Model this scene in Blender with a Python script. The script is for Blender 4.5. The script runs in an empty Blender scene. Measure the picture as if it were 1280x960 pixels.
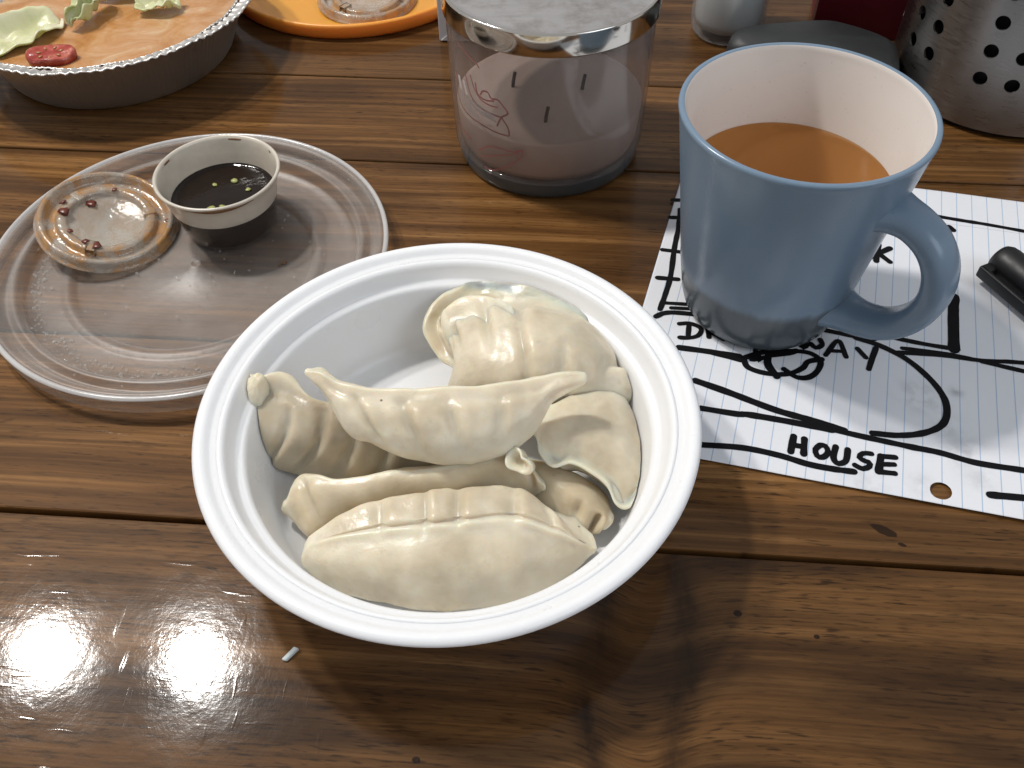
import bpy, bmesh, math, random
from mathutils import Vector, Matrix, noise

random.seed(7)
PI = math.pi
scene = bpy.context.scene
COL = scene.collection

# ------------------------------------------------------------------ camera
FPX, PITCH, ROLL, CAMH = 1132.7, math.radians(49.433), math.radians(-1.137), 0.2879
cam_d = bpy.data.cameras.new('camera')
cam_d.sensor_width = 36.0
cam_d.lens = FPX / 1280 * 36
cam_d.clip_start = 0.01
cam_d.clip_end = 50
cam = bpy.data.objects.new('camera', cam_d)
COL.objects.link(cam)
cam.matrix_world = (Matrix.Translation((0, 0, CAMH)) @ Matrix.Rotation(PI / 2 - PITCH, 4, 'X')
                    @ Matrix.Rotation(ROLL, 4, 'Z'))
scene.camera = cam

# ------------------------------------------------------------------ room light
world = bpy.data.worlds.new('World')
scene.world = world
world.use_nodes = True
wb = world.node_tree.nodes['Background']
wb.inputs[0].default_value = (0.98, 0.98, 1.0, 1)
wb.inputs[1].default_value = 0.40


def lamp(name, loc, target, size, power, color, shape='DISK', size_y=None):
    d = bpy.data.lights.new(name, 'AREA')
    d.shape = shape
    d.size = size
    if size_y:
        d.size_y = size_y
    d.energy = power
    d.color = color
    o = bpy.data.objects.new(name, d)
    COL.objects.link(o)
    o.location = loc
    o.rotation_euler = (Vector(target) - Vector(loc)).to_track_quat('-Z', 'Y').to_euler()
    return o


lamp('ceiling_lamp', (-0.83, 0.69, 1.22), (-0.1, 0.25, 0), 0.088, 8.0, (1.0, 0.965, 0.92))
lamp('ceiling_lamp', (-0.56, 0.67, 1.22), (-0.05, 0.25, 0), 0.088, 8.0, (1.0, 0.965, 0.92))
lamp('window_light', (1.5, -0.9, 1.5), (0.0, 0.2, 0), 1.2, 11, (0.78, 0.88, 1.0), 'RECTANGLE', 1.2)

vs = scene.view_settings
vs.view_transform = 'Standard'
vs.look = 'None'
vs.exposure = 0.1
vs.gamma = 1.0
scene.cycles.use_denoising = True
scene.cycles.max_bounces = 7
scene.cycles.diffuse_bounces = 3
scene.cycles.glossy_bounces = 3
scene.cycles.use_adaptive_sampling = True
scene.cycles.adaptive_threshold = 0.02
scene.cycles.transparent_max_bounces = 14
scene.cycles.caustics_reflective = False
scene.cycles.caustics_refractive = False
scene.cycles.sample_clamp_indirect = 4.0


# ------------------------------------------------------------------ helpers
def at(x, y, z=0.0):
    """point at height z that the photograph shows at pixel (x, y) of 1280 x 960"""
    u = (x - 640) / FPX
    v = -(y - 480) / FPX
    c, s = math.cos(ROLL), math.sin(ROLL)
    u, v = c * u - s * v, s * u + c * v
    d = Vector((u, v * math.sin(PITCH) + math.cos(PITCH), v * math.cos(PITCH) - math.sin(PITCH)))
    t = (CAMH - z) / -d.z
    return Vector((d.x * t, d.y * t, z))


def tag(o, label, cat, group=None, kind=None):
    o['label'] = label
    o['category'] = cat
    if group:
        o['group'] = group
    if kind:
        o['kind'] = kind
    return o


def thing(name, label, cat, loc=(0, 0, 0), rz=0.0, group=None):
    o = bpy.data.objects.new(name, None)
    COL.objects.link(o)
    o.empty_display_size = 0.01
    o.location = loc
    o.rotation_euler = (0, 0, rz)
    return tag(o, label, cat, group)


def link(name, me, mats, parent=None, loc=None, smooth=True):
    o = bpy.data.objects.new(name, me)
    COL.objects.link(o)
    if not isinstance(mats, (list, tuple)):
        mats = [mats]
    for m in mats:
        me.materials.append(m)
    if smooth:
        me.polygons.foreach_set('use_smooth', [True] * len(me.polygons))
    if parent:
        o.parent = parent
    if loc is not None:
        o.location = loc
    return o


def mesh(name, verts, faces):
    me = bpy.data.meshes.new(name)
    me.from_pydata([tuple(v) for v in verts], [], faces)
    me.update()
    return me


def from_bm(name, bm):
    me = bpy.data.meshes.new(name)
    bmesh.ops.recalc_face_normals(bm, faces=bm.faces)
    bm.to_mesh(me)
    bm.free()
    return me


def lathe(name, prof, n=96, wob=None):
    """surface of revolution of [(r, z), ...]; r = 0 ends close to a point"""
    verts, faces, rings = [], [], []
    for r, z in prof:
        if r <= 1e-7:
            verts.append((0, 0, z))
            rings.append([len(verts) - 1])
        else:
            ring = []
            for i in range(n):
                a = 2 * PI * i / n
                rr, zz = (r, z) if wob is None else wob(r, z, a)
                verts.append((rr * math.cos(a), rr * math.sin(a), zz))
                ring.append(len(verts) - 1)
            rings.append(ring)
    for A, B in zip(rings, rings[1:]):
        for i in range(n):
            j = (i + 1) % n
            if len(A) == 1 and len(B) == 1:
                continue
            if len(A) == 1:
                faces.append((A[0], B[j], B[i]))
            elif len(B) == 1:
                faces.append((A[i], A[j], B[0]))
            else:
                faces.append((A[i], A[j], B[j], B[i]))
    me = mesh(name, verts, faces)
    bm = bmesh.new()
    bm.from_mesh(me)
    bmesh.ops.recalc_face_normals(bm, faces=bm.faces)
    bm.to_mesh(me)
    bm.free()
    return me


def cr(p0, p1, p2, p3, t):
    return 0.5 * ((2 * p1) + (p2 - p0) * t + (2 * p0 - 5 * p1 + 4 * p2 - p3) * t * t
                  + (3 * p1 - p0 - 3 * p2 + p3) * t * t * t)


def spline(pts, n, closed=False):
    pts = [Vector(p) for p in pts]
    m = len(pts)
    out = []
    segs = m if closed else m - 1
    for k in range(n):
        s = k / n * segs if closed else k / (n - 1) * segs
        i = min(int(s), segs - 1)
        t = s - i
        if closed:
            q = [pts[(i + d) % m] for d in (-1, 0, 1, 2)]
        else:
            a = pts[i - 1] if i > 0 else 2 * pts[0] - pts[1]
            d = pts[i + 2] if i + 2 < m else 2 * pts[-1] - pts[-2]
            q = [a, pts[i], pts[i + 1], d]
        out.append(cr(*q, t))
    return out


def sweep(name, path, section, up=Vector((0, 0, 1)), caps=True):
    """section(k, u) -> list of (a, b) offsets along side and normal"""
    n = len(path)
    verts, faces = [], []
    m = None
    for k, p in enumerate(path):
        t = (path[min(k + 1, n - 1)] - path[max(k - 1, 0)]).normalized()
        side = t.cross(up).normalized()
        nor = side.cross(t).normalized()
        sec = section(k, k / (n - 1))
        m = len(sec)
        for a, b in sec:
            verts.append(p + side * a + nor * b)
    for k in range(n - 1):
        for i in range(m):
            j = (i + 1) % m
            faces.append((k * m + i, k * m + j, (k + 1) * m + j, (k + 1) * m + i))
    if caps:
        faces.append(tuple(range(m)))
        faces.append(tuple(range((n - 1) * m, n * m)))
    bm = bmesh.new()
    bv = [bm.verts.new(v) for v in verts]
    for f in faces:
        bm.faces.new([bv[i] for i in f])
    return from_bm(name, bm)


def box_bm(bm, lo, hi, bevel=0.0, seg=2, mat=None):
    r = bmesh.ops.create_cube(bm, size=1)
    vs_ = r['verts']
    for v in vs_:
        v.co = Vector([lo[i] + (v.co[i] + .5) * (hi[i] - lo[i]) for i in range(3)])
        if mat is not None:
            v.co = mat @ v.co
    if bevel:
        es = list({e for v in vs_ for e in v.link_edges})
        bmesh.ops.bevel(bm, geom=es, offset=bevel, segments=seg, affect='EDGES', profile=.6)


# ------------------------------------------------------------------ materials
class N:
    """tiny node-graph builder"""

    def __init__(self, name):
        self.m = bpy.data.materials.new(name)
        self.m.use_nodes = True
        self.t = self.m.node_tree
        self.t.nodes.clear()
        self.out = self.t.nodes.new('ShaderNodeOutputMaterial')

    def n(self, kind, **kw):
        nd = self.t.nodes.new('ShaderNode' + kind)
        for k, v in kw.items():
            setattr(nd, k, v)
        return nd

    def set(self, sock, v):
        if isinstance(v, bpy.types.NodeSocket):
            self.t.links.new(v, sock)
        elif v is not None:
            if hasattr(sock.default_value, '__len__') and isinstance(v, (tuple, list)):
                v = tuple(v)
                if len(sock.default_value) == 4 and len(v) == 3:
                    v = v + (1,)
            sock.default_value = v

    def coord(self, kind='Object'):
        return self.n('TexCoord').outputs[kind]

    def mapping(self, vec, scale=(1, 1, 1), loc=(0, 0, 0), rot=(0, 0, 0)):
        nd = self.n('Mapping')
        self.set(nd.inputs[0], vec)
        self.set(nd.inputs[1], loc)
        self.set(nd.inputs[2], rot)
        self.set(nd.inputs[3], scale)
        return nd.outputs[0]

    def noise(self, vec, scale=1.0, detail=3.0, rough=.5, dist=0.0, col=False):
        nd = self.n('TexNoise')
        self.set(nd.inputs['Vector'], vec)
        self.set(nd.inputs['Scale'], scale)
        self.set(nd.inputs['Detail'], detail)
        self.set(nd.inputs['Roughness'], rough)
        self.set(nd.inputs['Distortion'], dist)
        return nd.outputs[1 if col else 0]

    def math(self, op, a, b=0.0, c=0.0, clamp=False):
        nd = self.n('Math', operation=op, use_clamp=clamp)
        self.set(nd.inputs[0], a)
        self.set(nd.inputs[1], b)
        self.set(nd.inputs[2], c)
        return nd.outputs[0]

    def ramp(self, fac, stops, interp='LINEAR'):
        nd = self.n('ValToRGB')
        nd.color_ramp.interpolation = interp
        el = nd.color_ramp.elements
        while len(el) > 1:
            el.remove(el[-1])
        for i, (p, c) in enumerate(stops):
            e = el[0] if i == 0 else el.new(p)
            e.position = p
            e.color = (*c, 1) if not isinstance(c, (int, float)) else (c, c, c, 1)
        self.set(nd.inputs[0], fac)
        return nd.outputs[0]

    def mix(self, fac, a, b, blend='MIX'):
        nd = self.n('Mix', data_type='RGBA', blend_type=blend)
        self.set(nd.inputs[0], fac)
        self.set(nd.inputs[6], a)
        self.set(nd.inputs[7], b)
        return nd.outputs[2]

    def sep(self, vec):
        nd = self.n('SeparateXYZ')
        self.set(nd.inputs[0], vec)
        return nd.outputs

    def comb(self, x, y, z):
        nd = self.n('CombineXYZ')
        self.set(nd.inputs[0], x)
        self.set(nd.inputs[1], y)
        self.set(nd.inputs[2], z)
        return nd.outputs[0]

    def bump(self, h, strength=.3, dist=.001, normal=None):
        nd = self.n('Bump')
        self.set(nd.inputs['Height'], h)
        self.set(nd.inputs['Strength'], strength)
        self.set(nd.inputs['Distance'], dist)
        if normal:
            self.set(nd.inputs['Normal'], normal)
        return nd.outputs[0]

    def principled(self, **kw):
        nd = self.n('BsdfPrincipled')
        for k, v in kw.items():
            self.set(nd.inputs[k.replace('_', ' ')], v)
        return nd.outputs[0]

    def mixs(self, fac, a, b):
        nd = self.n('MixShader')
        self.set(nd.inputs[0], fac)
        self.set(nd.inputs[1], a)
        self.set(nd.inputs[2], b)
        return nd.outputs[0]

    def transparent(self, col=(1, 1, 1)):
        nd = self.n('BsdfTransparent')
        self.set(nd.inputs[0], col)
        return nd.outputs[0]

    def done(self, shader):
        self.set(self.out.inputs[0], shader)
        return self.m


def simple(name, col, rough=.5, metal=0.0, var=.12, vscale=120, bump=0.0, bscale=400, **kw):
    g = N(name)
    co = g.coord()
    nz = g.noise(co, vscale, 4)
    c = g.mix(nz, tuple(x * (1 - var) for x in col), tuple(min(1, x * (1 + var)) for x in col))
    rr = g.math('MULTIPLY_ADD', g.noise(co, vscale * 2.3, 3), .2, rough - .1)
    nrm = g.bump(g.noise(co, bscale, 4), bump, .0006) if bump else None
    return g.done(g.principled(Base_Color=c, Roughness=rr, Metallic=metal, Normal=nrm, **kw))


def schlick(g, lw, f0=.035, k=.7):
    return g.math('MULTIPLY_ADD', g.math('POWER', lw.outputs[1], 5.0), k, f0)


def clear_plastic(name, milk=.2, tint=(.95, .95, .94), milkcol=(.75, .73, .70), rough=.18, haze_var=.5, hscale=40,
                  bump=.15, edge=.55):
    """thin clear or milky sheet: transmits, scatters a little, reflects more at grazing angles"""
    g = N(name)
    co = g.coord()
    nz = g.noise(co, hscale, 4, .6)
    lw = g.n('LayerWeight')
    lw.inputs[0].default_value = .5
    fac = g.math('MULTIPLY', g.ramp(nz, [(.3, 1 - haze_var), (.7, 1 + haze_var * 0)]), milk)
    fac = g.math('MULTIPLY_ADD', g.math('POWER', lw.outputs[1], 2.2), edge, fac, clamp=True)
    nb = g.bump(g.noise(co, 260, 3), bump, .0008)
    p = g.principled(Base_Color=milkcol, Roughness=rough, Normal=nb, IOR=1.5)
    gl = g.n('BsdfGlossy')
    gl.inputs['Roughness'].default_value = rough * .85
    g.set(gl.inputs['Normal'], nb)
    base = g.mixs(fac, g.transparent(tint), p)
    return g.done(g.mixs(schlick(g, lw), base, gl.outputs[0]))


def wood(name, base, dark, light, rings=.3, knots=(), seed=0.0, blotch=.5, pore=.36, spots=()):
    """stained and varnished pine, grain along local x; knots are (x, y, strength) in local metres"""
    g = N(name)
    co = g.coord()
    info = g.n('ObjectInfo')
    rnd = g.math('MULTIPLY', info.outputs['Random'], 7.0)
    sx, sy, sz = g.sep(co)
    warp = g.noise(g.mapping(co, (4, 9, 1), (seed, seed * 1.7, 0)), 1.0, 2)
    y = g.math('MULTIPLY_ADD', warp, .012, sy)
    kdark = None
    for (kx, ky, ks, wd) in knots:
        wv = g.noise(g.mapping(co, (12, 22, 1), (seed + 3, 0, 0)), 1.0, 3)
        dx = g.math('ADD', g.math('SUBTRACT', sx, kx), g.math('MULTIPLY_ADD', wv, .03, -.015))
        q = g.math('DIVIDE', dx, wd)
        e = g.math('EXPONENT', g.math('MULTIPLY', g.math('MULTIPLY', q, q), -1.0))
        y = g.math('MULTIPLY_ADD', e, .008 * ks, y)
        off = g.math('SUBTRACT', g.math('ABSOLUTE', g.math('ADD', dx, .002)), wd * .85)
        q2 = g.math('DIVIDE', off, wd * .30)
        band = g.math('EXPONENT', g.math('MULTIPLY', g.math('MULTIPLY', q2, q2), -1.0))
        band = g.math('MULTIPLY', band, g.ramp(g.noise(g.mapping(co, (60, 35, 1)), 1, 4, .6), [(.38, .25), (.6, 1.0)]))
        band = g.math('MULTIPLY', band, ks)
        kdark = band if kdark is None else g.math('MAXIMUM', kdark, band)
    v = g.comb(sx, y, rnd)
    streak = g.noise(g.mapping(v, (2.6, 150, 1), (seed, 0, 0)), 1.0, 5, .6)
    fine = g.noise(g.mapping(v, (18, 900, 1)), 1.0, 3, .6)
    pores = g.noise(g.mapping(v, (120, 1000, 1), (1.3, seed, 0)), 1.0, 2, .5)
    blot = g.noise(g.mapping(v, (5, 30, 1), (seed * 2, 4, 0)), 1.0, 4, .6)
    ringw = g.math('SINE', g.math('MULTIPLY_ADD', g.noise(g.mapping(v, (3, 25, 1), (0, seed, 0)), 1.0, 3), 9.0,
                                  g.math('MULTIPLY', y, 1150.0)))
    ringw = g.math('MULTIPLY_ADD', ringw, .5, .5)
    ringw = g.math('POWER', ringw, 2.5)
    c = g.ramp(streak, [(.25, dark), (.48, base), (.72, light)])
    c = g.mix(g.math('MULTIPLY', ringw, rings), c, tuple(x * .42 for x in base))
    c = g.mix(g.ramp(fine, [(.35, .55), (.62, 0.0)]), c, tuple(x * .45 for x in base), 'MIX')
    c = g.mix(g.math('MULTIPLY', g.ramp(pores, [(pore - .08, .8), (pore + .06, 0.0)]), g.ramp(g.noise(g.mapping(co, (14, 40, 1)), 1.0, 3), [(.36, .25), (.62, 1.0)])), c, tuple(x * .30 for x in dark))
    c = g.mix(g.math('MULTIPLY', g.ramp(blot, [(.34, 1.0), (.56, 0.0)]), blotch), c, tuple(x * .55 for x in dark))
    for (ox, oy, rx, ry, rot) in spots:
        dx, dy = g.math('SUBTRACT', sx, ox), g.math('SUBTRACT', sy, oy)
        cr_, sr_ = math.cos(rot), math.sin(rot)
        a_ = g.math('DIVIDE', g.math('ADD', g.math('MULTIPLY', dx, cr_), g.math('MULTIPLY', dy, sr_)), rx)
        b_ = g.math('DIVIDE', g.math('SUBTRACT', g.math('MULTIPLY', dy, cr_), g.math('MULTIPLY', dx, sr_)), ry)
        r2 = g.math('ADD', g.math('MULTIPLY', a_, a_), g.math('MULTIPLY', b_, b_))
        r2 = g.math('MULTIPLY_ADD', g.noise(co, 500, 2), .8, g.math('SUBTRACT', r2, .4))
        c = g.mix(g.ramp(r2, [(.75, .9), (1.0, 0.0)]), c, tuple(x * .3 for x in dark))
    if kdark is not None:
        c = g.mix(g.math('MULTIPLY', kdark, .9, clamp=True), c, tuple(x * .30 for x in dark))
    # varnish: slightly uneven, with scattered scratches and lint
    scr = g.ramp(g.noise(g.mapping(co, (260, 45, 1), rot=(0, 0, .9)), 1.0, 2, .5), [(.66, 0.0), (.74, 1.0)])
    scr2 = g.ramp(g.noise(g.mapping(co, (40, 330, 1), rot=(0, 0, .25)), 1.0, 2, .5), [(.66, 0.0), (.74, 1.0)])
    lump = g.noise(co, 120, 4, .65)
    h = g.math('ADD', g.math('ADD', lump, g.math('MULTIPLY', scr, .30)), g.math('MULTIPLY', scr2, .30))
    h = g.math('ADD', h, g.math('MULTIPLY', fine, .10))
    nb = g.bump(h, .12, .0005)
    smear = g.noise(g.mapping(co, (22, 30, 1)), 1.0, 4, .65)
    ro = g.math('MULTIPLY_ADD', smear, .30, .26)
    rc = g.math('MULTIPLY_ADD', smear, .18, .0)
    return g.done(g.principled(Base_Color=c, Roughness=ro, Normal=nb, IOR=1.45, Specular_IOR_Level=.06, Coat_Weight=.40,
                               Coat_Roughness=rc, Coat_Normal=nb))


def dumpling_mat(name='boiled dough', k=(1.0, 1.0, 1.0)):
    kk = lambda c_: tuple(x * y for x, y in zip(c_, k))
    g = N(name)
    co = g.coord()
    big = g.noise(co, 55, 3, .55)
    sm = g.noise(co, 210, 4, .6)
    c = g.ramp(big, [(.32, kk((.55, .475, .345))), (.5, kk((.67, .595, .45))), (.68, kk((.76, .70, .56)))])
    c = g.mix(g.ramp(sm, [(.60, 0.0), (.78, .45)]), c, (.45, .40, .28))
    c = g.mix(g.ramp(g.noise(co, 34, 2), [(.52, 0.0), (.70, .60)]), c, kk((.45, .41, .32)))
    thn = g.n('Attribute')
    thn.attribute_name = 'thin'
    c = g.mix(g.math('MULTIPLY', thn.outputs['Fac'], .75), c, (.76, .715, .57))
    speck = g.n('TexVoronoi')
    g.set(speck.inputs['Vector'], co)
    speck.inputs['Scale'].default_value = 95
    sp = g.ramp(speck.outputs['Distance'], [(.03, .9), (.055, 0.0)])
    c = g.mix(g.math('MULTIPLY', sp, g.ramp(g.noise(co, 60, 1), [(.60, 0.0), (.66, 1.0)])), c, (.10, .07, .04))
    nb = g.bump(g.math('ADD', g.noise(co, 150, 4, .6), g.math('MULTIPLY', g.noise(co, 700, 3), .16)), .36, .0012)
    ro = g.math('MULTIPLY_ADD', g.noise(co, 85, 3), .46, .12)
    return g.done(g.principled(Base_Color=c, Roughness=ro, Normal=nb, Subsurface_Weight=.7,
                               Subsurface_Radius=(1.0, .62, .35), Subsurface_Scale=.006,
                               Specular_IOR_Level=.42, Coat_Weight=.06, Coat_Roughness=.12))


M = {}
M['dough'] = dumpling_mat()
M['dough_grey'] = dumpling_mat('greyish boiled dough', (.74, .72, .70))
M['dough_tan'] = dumpling_mat('tan boiled dough', (.90, .86, .80))
M['foam'] = None


def white_plastic():
    g = N('white polypropylene')
    co = g.coord()
    nz = g.noise(co, 45, 3)
    c = g.mix(nz, (.83, .845, .865), (.88, .89, .905))
    nb = g.bump(g.noise(co, 170, 3), .10, .0006)
    ro = g.math('MULTIPLY_ADD', g.noise(co, 60, 4), .22, .20)
    return g.done(g.principled(Base_Color=c, Roughness=ro, Normal=nb, Subsurface_Weight=.25,
                               Subsurface_Radius=(1, 1, 1.1), Subsurface_Scale=.004))


M['white'] = white_plastic()

# ------------------------------------------------------------------ table of varnished planks
PSL = -.0943
PANG = math.atan(PSL)
PCOS = math.cos(PANG)
table = thing('wooden_table', 'dark stained wooden plank table with glossy varnish carrying the whole meal', 'table')
brown = ((.165, .074, .022), (.040, .017, .006), (.310, .155, .054))
warm = ((.185, .084, .026), (.048, .021, .007), (.340, .172, .062))
deep = ((.125, .057, .018), (.032, .014, .006), (.235, .118, .042))
edges = [-.26, -.12, .0, .1712, .2627, .3979, .4798, .600, .735, .86, 1.0]
gaps = [.0007, .0007, .0007, .0010, .0006, .0006, .0006, .0006, .0006, .0006, .0006]


def to_plank(p, ymid):
    q = Vector((p.x * PCOS + (p.y - ymid) * math.sin(PANG), -p.x * math.sin(PANG) + (p.y - ymid) * PCOS, 0))
    return q


for i in range(len(edges) - 1):
    y0, y1 = edges[i], edges[i + 1]
    ymid = (y0 + y1) / 2
    w = (y1 - y0) * PCOS
    L = 0.75
    nx = 60
    prof = [(-w / 2 + gaps[i], -.022), (-w / 2 + gaps[i], -.0010), (-w / 2 + gaps[i] + .0002, -.0004),
            (-w / 2 + gaps[i] + .0007, 0), (0, 0), (w / 2 - gaps[i + 1] - .0006, 0),
            (w / 2 - gaps[i + 1] - .0002, -.0004), (w / 2 - gaps[i + 1], -.0010), (w / 2 - gaps[i + 1], -.022)]
    verts, faces = [], []
    for k in range(nx + 1):
        x = -L + 2 * L * k / nx
        for j, (yy, zz) in enumerate(prof):
            wobble = .0005 * noise.noise(Vector((x * 14, i * 3.1 + (j > 4) * 9, 0))) if j not in (4,) else 0
            verts.append((x, yy + wobble, zz))
    m_ = len(prof)
    for k in range(nx):
        for j in range(m_):
            j2 = (j + 1) % m_
            faces.append((k * m_ + j, k * m_ + j2, (k + 1) * m_ + j2, (k + 1) * m_ + j))
    faces.append(tuple(range(m_)))
    faces.append(tuple(range(nx * m_, nx * m_ + m_)))
    bm = bmesh.new()
    bv = [bm.verts.new(v) for v in verts]
    for f_ in faces:
        bm.faces.new([bv[q] for q in f_])
    me = from_bm('plank', bm)
    kn = []
    if i == 2:
        kp = to_plank(at(800, 800), ymid)
        kn = [(kp.x, kp.y, 1.0, .0155)]
    tone = [brown, brown, deep, warm, brown, brown, deep, brown, warm, brown][i]
    if i == 2:
        tone = ((.140, .064, .020), (.036, .016, .006), (.255, .128, .046))
    wm = wood('stained pine %d' % i, *tone, rings=.55 if i in (3, 5) else (.10 if i == 2 else .25), knots=kn, seed=1.7 * i + .4,
              blotch=.75 if i in (2, 4) else .5, pore=.41 if i == 2 else .37,
              spots=[(*to_plank(at(1105, 663), ymid).xy, .0052, .0020, -.45), (*to_plank(at(1128, 681), ymid).xy, .0016, .0008, -.3)] if i == 3 else
              ([(*to_plank(at(922, 767), ymid).xy, .0016, .0013, 0), (*to_plank(at(1021, 796), ymid).xy, .0011, .0009, 0), (*to_plank(at(520, 950), ymid).xy, .0014, .0012, 0)] if i == 2 else ()))
    pl = link('plank', me, wm, table, (0, ymid, 0), smooth=False)
    pl.rotation_euler = (0, 0, PANG)
# dark board under the joints
bm = bmesh.new()
box_bm(bm, (-.74, -.24, -.030), (.74, .98, -.0222))
link('underboard', from_bm('underboard', bm), simple('dark board', (.02, .012, .008), .8), table, smooth=False).rotation_euler = (0, 0, PANG)

# ------------------------------------------------------------------ takeout bowl
BC = Vector((-.0225, .1997, 0))
bowl = thing('takeout_bowl', 'round white plastic takeout bowl full of boiled dumplings', 'bowl', BC)
inner = [(0, .0032), (.030, .0030), (.056, .0029), (.0610, .0033), (.0645, .0048), (.0668, .0080), (.0680, .013),
         (.0700, .022), (.0716, .0300), (.0722, .0322), (.0733, .0331), (.0747, .0334), (.0755, .0342), (.0772, .0385),
         (.0778, .0398), (.0787, .0406), (.0800, .0407)]
outer = [(.0800, .0388), (.0783, .0380), (.0760, .0325), (.0738, .0316), (.0712, .022), (.0692, .012), (.0672, .005),
         (.0650, .0018), (.0620, .0006), (.056, .0004), (.053, .0014), (0, .0014)]
link('bowl_body', lathe('bowl_body', inner + outer, 160), M['white'], bowl)
rimp = [(.0797, .0405), (.0806, .0409), (.0816, .0409), (.0824, .0414), (.0832, .0424), (.0843, .0431), (.0856, .0434), (.0868, .0430),
        (.0876, .0422), (.0878, .0416), (.0876, .0410), (.0873, .0408), (.0869, .0408), (.0866, .0411),
        (.0856, .0417), (.0842, .0412), (.0826, .0394), (.0810, .0390), (.0799, .0391)]
link('rim', lathe('rim', rimp + [rimp[0]], 160), M['white'], bowl)


def r_in(z):
    for (r0, z0), (r1, z1) in zip(inner[2:], inner[3:]):
        if z <= z1:
            t = max(0, min(1, (z - z0) / max(1e-6, z1 - z0)))
            return r0 + (r1 - r0) * t
    return .0800


# ------------------------------------------------------------------ dumplings
def dumpling(name, guides, label, pleats=(), nu=130, nv=84, bump=.0007, seed=0, crest=(), dome=.55, mat='dough'):
    """closed skin lofted through guide curves that run end to end round the dumpling.
    guides: lists of (px, py, z) or ('off', index, (dx, dy, dz)) for hidden sides
    pleats: (u, v0, v1, depth, width, lean) valleys, v counted in guides"""
    pts3 = []
    for g_ in guides:
        if g_[0] == 'off':
            base = pts3[g_[1]]
            n_ = len(base)
            row = []
            for k, p in enumerate(base):
                s = math.sin(PI * min(1, max(0, (k + .25) / (n_ - .5)))) ** .6
                row.append(p + Vector(g_[2]) * s)
            pts3.append(row)
        else:
            pts3.append([at(*p) for p in g_])
    curves = [spline(r, nu) for r in pts3]
    G = len(curves)
    grid = []
    for k in range(nu):
        grid.append(spline([c[k] for c in curves], nv, closed=True))
    # normals for displacement
    cen = [sum(r, Vector()) / nv for r in grid]
    out = []
    for k in range(nu):
        u = k / (nu - 1)
        row = []
        for j in range(nv):
            v = j / nv * G
            p = grid[k][j]
            du = grid[min(k + 1, nu - 1)][j] - grid[max(k - 1, 0)][j]
            dv = grid[k][(j + 1) % nv] - grid[k][j - 1]
            nr = du.cross(dv)
            if nr.length < 1e-12:
                nr = p - cen[k]
            nr = nr.normalized() if nr.length > 1e-9 else Vector((0, 0, 1))
            if nr.dot(p - cen[k]) < 0:
                nr = -nr
            env = min(1, u / .06) * min(1, (1 - u) / .06)
            d = bump * noise.noise(p * 75 + Vector((seed * 5.3, 0, 0))) + bump * .45 * noise.noise(p * 190 + Vector((0, seed * 3.1, 0)))
            for (pu, v0, v1, dep, wd, lean) in pleats:
                vv = v
                if v1 > G and v < v1 - G:
                    vv = v + G
                if v0 < 0 and v > G + v0 - .5:
                    vv = v - G
                if vv < v0 - .5 or vv > v1 + .5:
                    continue
                mid = (v0 + v1) / 2
                hw = (v1 - v0) / 2
                e = max(0.0, 1 - ((vv - mid) / (hw + .35)) ** 2)
                x = (u - pu - lean * (vv - mid)) / wd
                # steep on one side, rounded on the other: a fold
                val = math.exp(-(x * x) * (2.6 if x > 0 else 1.0))
                rid = math.exp(-((x - 1.6) ** 2) * .7) * .35
                d += dep * e * (rid - val)
            for (cv, cw, ch, u0, u1) in crest:
                dv_ = (v - cv + G / 2) % G - G / 2
                if abs(dv_) < 3 * cw:
                    m0 = max(0, min(1, (u - u0) / .08)) * max(0, min(1, (u1 - u) / .08))
                    d += ch * math.exp(-(dv_ / cw) ** 2) * m0
            row.append(p + nr * d * env)
        out.append(row)
    thin = []
    for k in range(nu + 8):
        u = max(0.0, min(1.0, (k - 4) / (nu - 1)))
        for j in range(nv):
            v = j / nv * G
            t_ = 0.0
            for (cv, cw, ch, u0, u1) in crest:
                if ch > 0:
                    dv_ = (v - cv + G / 2) % G - G / 2
                    t_ = max(t_, math.exp(-(dv_ / (cw * 1.8)) ** 2))
            t_ = max(t_, math.exp(-(u / .05) ** 2), math.exp(-((1 - u) / .05) ** 2))
            thin.append(t_)
    thin += [1.0, 1.0]
    for side in (0, 1):            # rounded ends
        for q in range(4):
            ring = out[0] if side == 0 else out[-1]
            if q == 0:
                ref = [p.copy() for p in ring]
                cc = sum(ref, Vector()) / nv
                nxt = out[2] if side == 0 else out[-3]
                tg = (cc - sum(nxt, Vector()) / nv).normalized()
                rad = sum((p - cc).length for p in ref) / nv
            th = (q + 1) / 4.4 * PI / 2
            new = [cc + (p - cc) * math.cos(th) + tg * rad * dome * math.sin(th) for p in ref]
            out = [new] + out if side == 0 else out + [new]
    nu = len(out)
    verts = [p for r in out for p in r]
    for i_, p in enumerate(verts):
        q = p - BC
        q.z = max(q.z, .0036)
        rr = math.hypot(q.x, q.y)
        lim = r_in(q.z) - .0006
        if rr > lim:
            q.x *= lim / rr
            q.y *= lim / rr
        verts[i_] = q + BC
    faces = []
    for k in range(nu - 1):
        for j in range(nv):
            j2 = (j + 1) % nv
            faces.append((k * nv + j, k * nv + j2, (k + 1) * nv + j2, (k + 1) * nv + j))
    c0, c1 = len(verts), len(verts) + 1
    verts += [sum(verts[:nv], Vector()) / nv, sum(verts[(nu - 1) * nv:nu * nv], Vector()) / nv]
    for j in range(nv):
        j2 = (j + 1) % nv
        faces.append((c0, j2, j))
        faces.append((c1, (nu - 1) * nv + j, (nu - 1) * nv + j2))
    org = sum(verts, Vector()) / len(verts)
    zmin = min(v.z for v in verts)
    org.z = zmin
    bm = bmesh.new()
    bv = [bm.verts.new(v - org) for v in verts]
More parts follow.
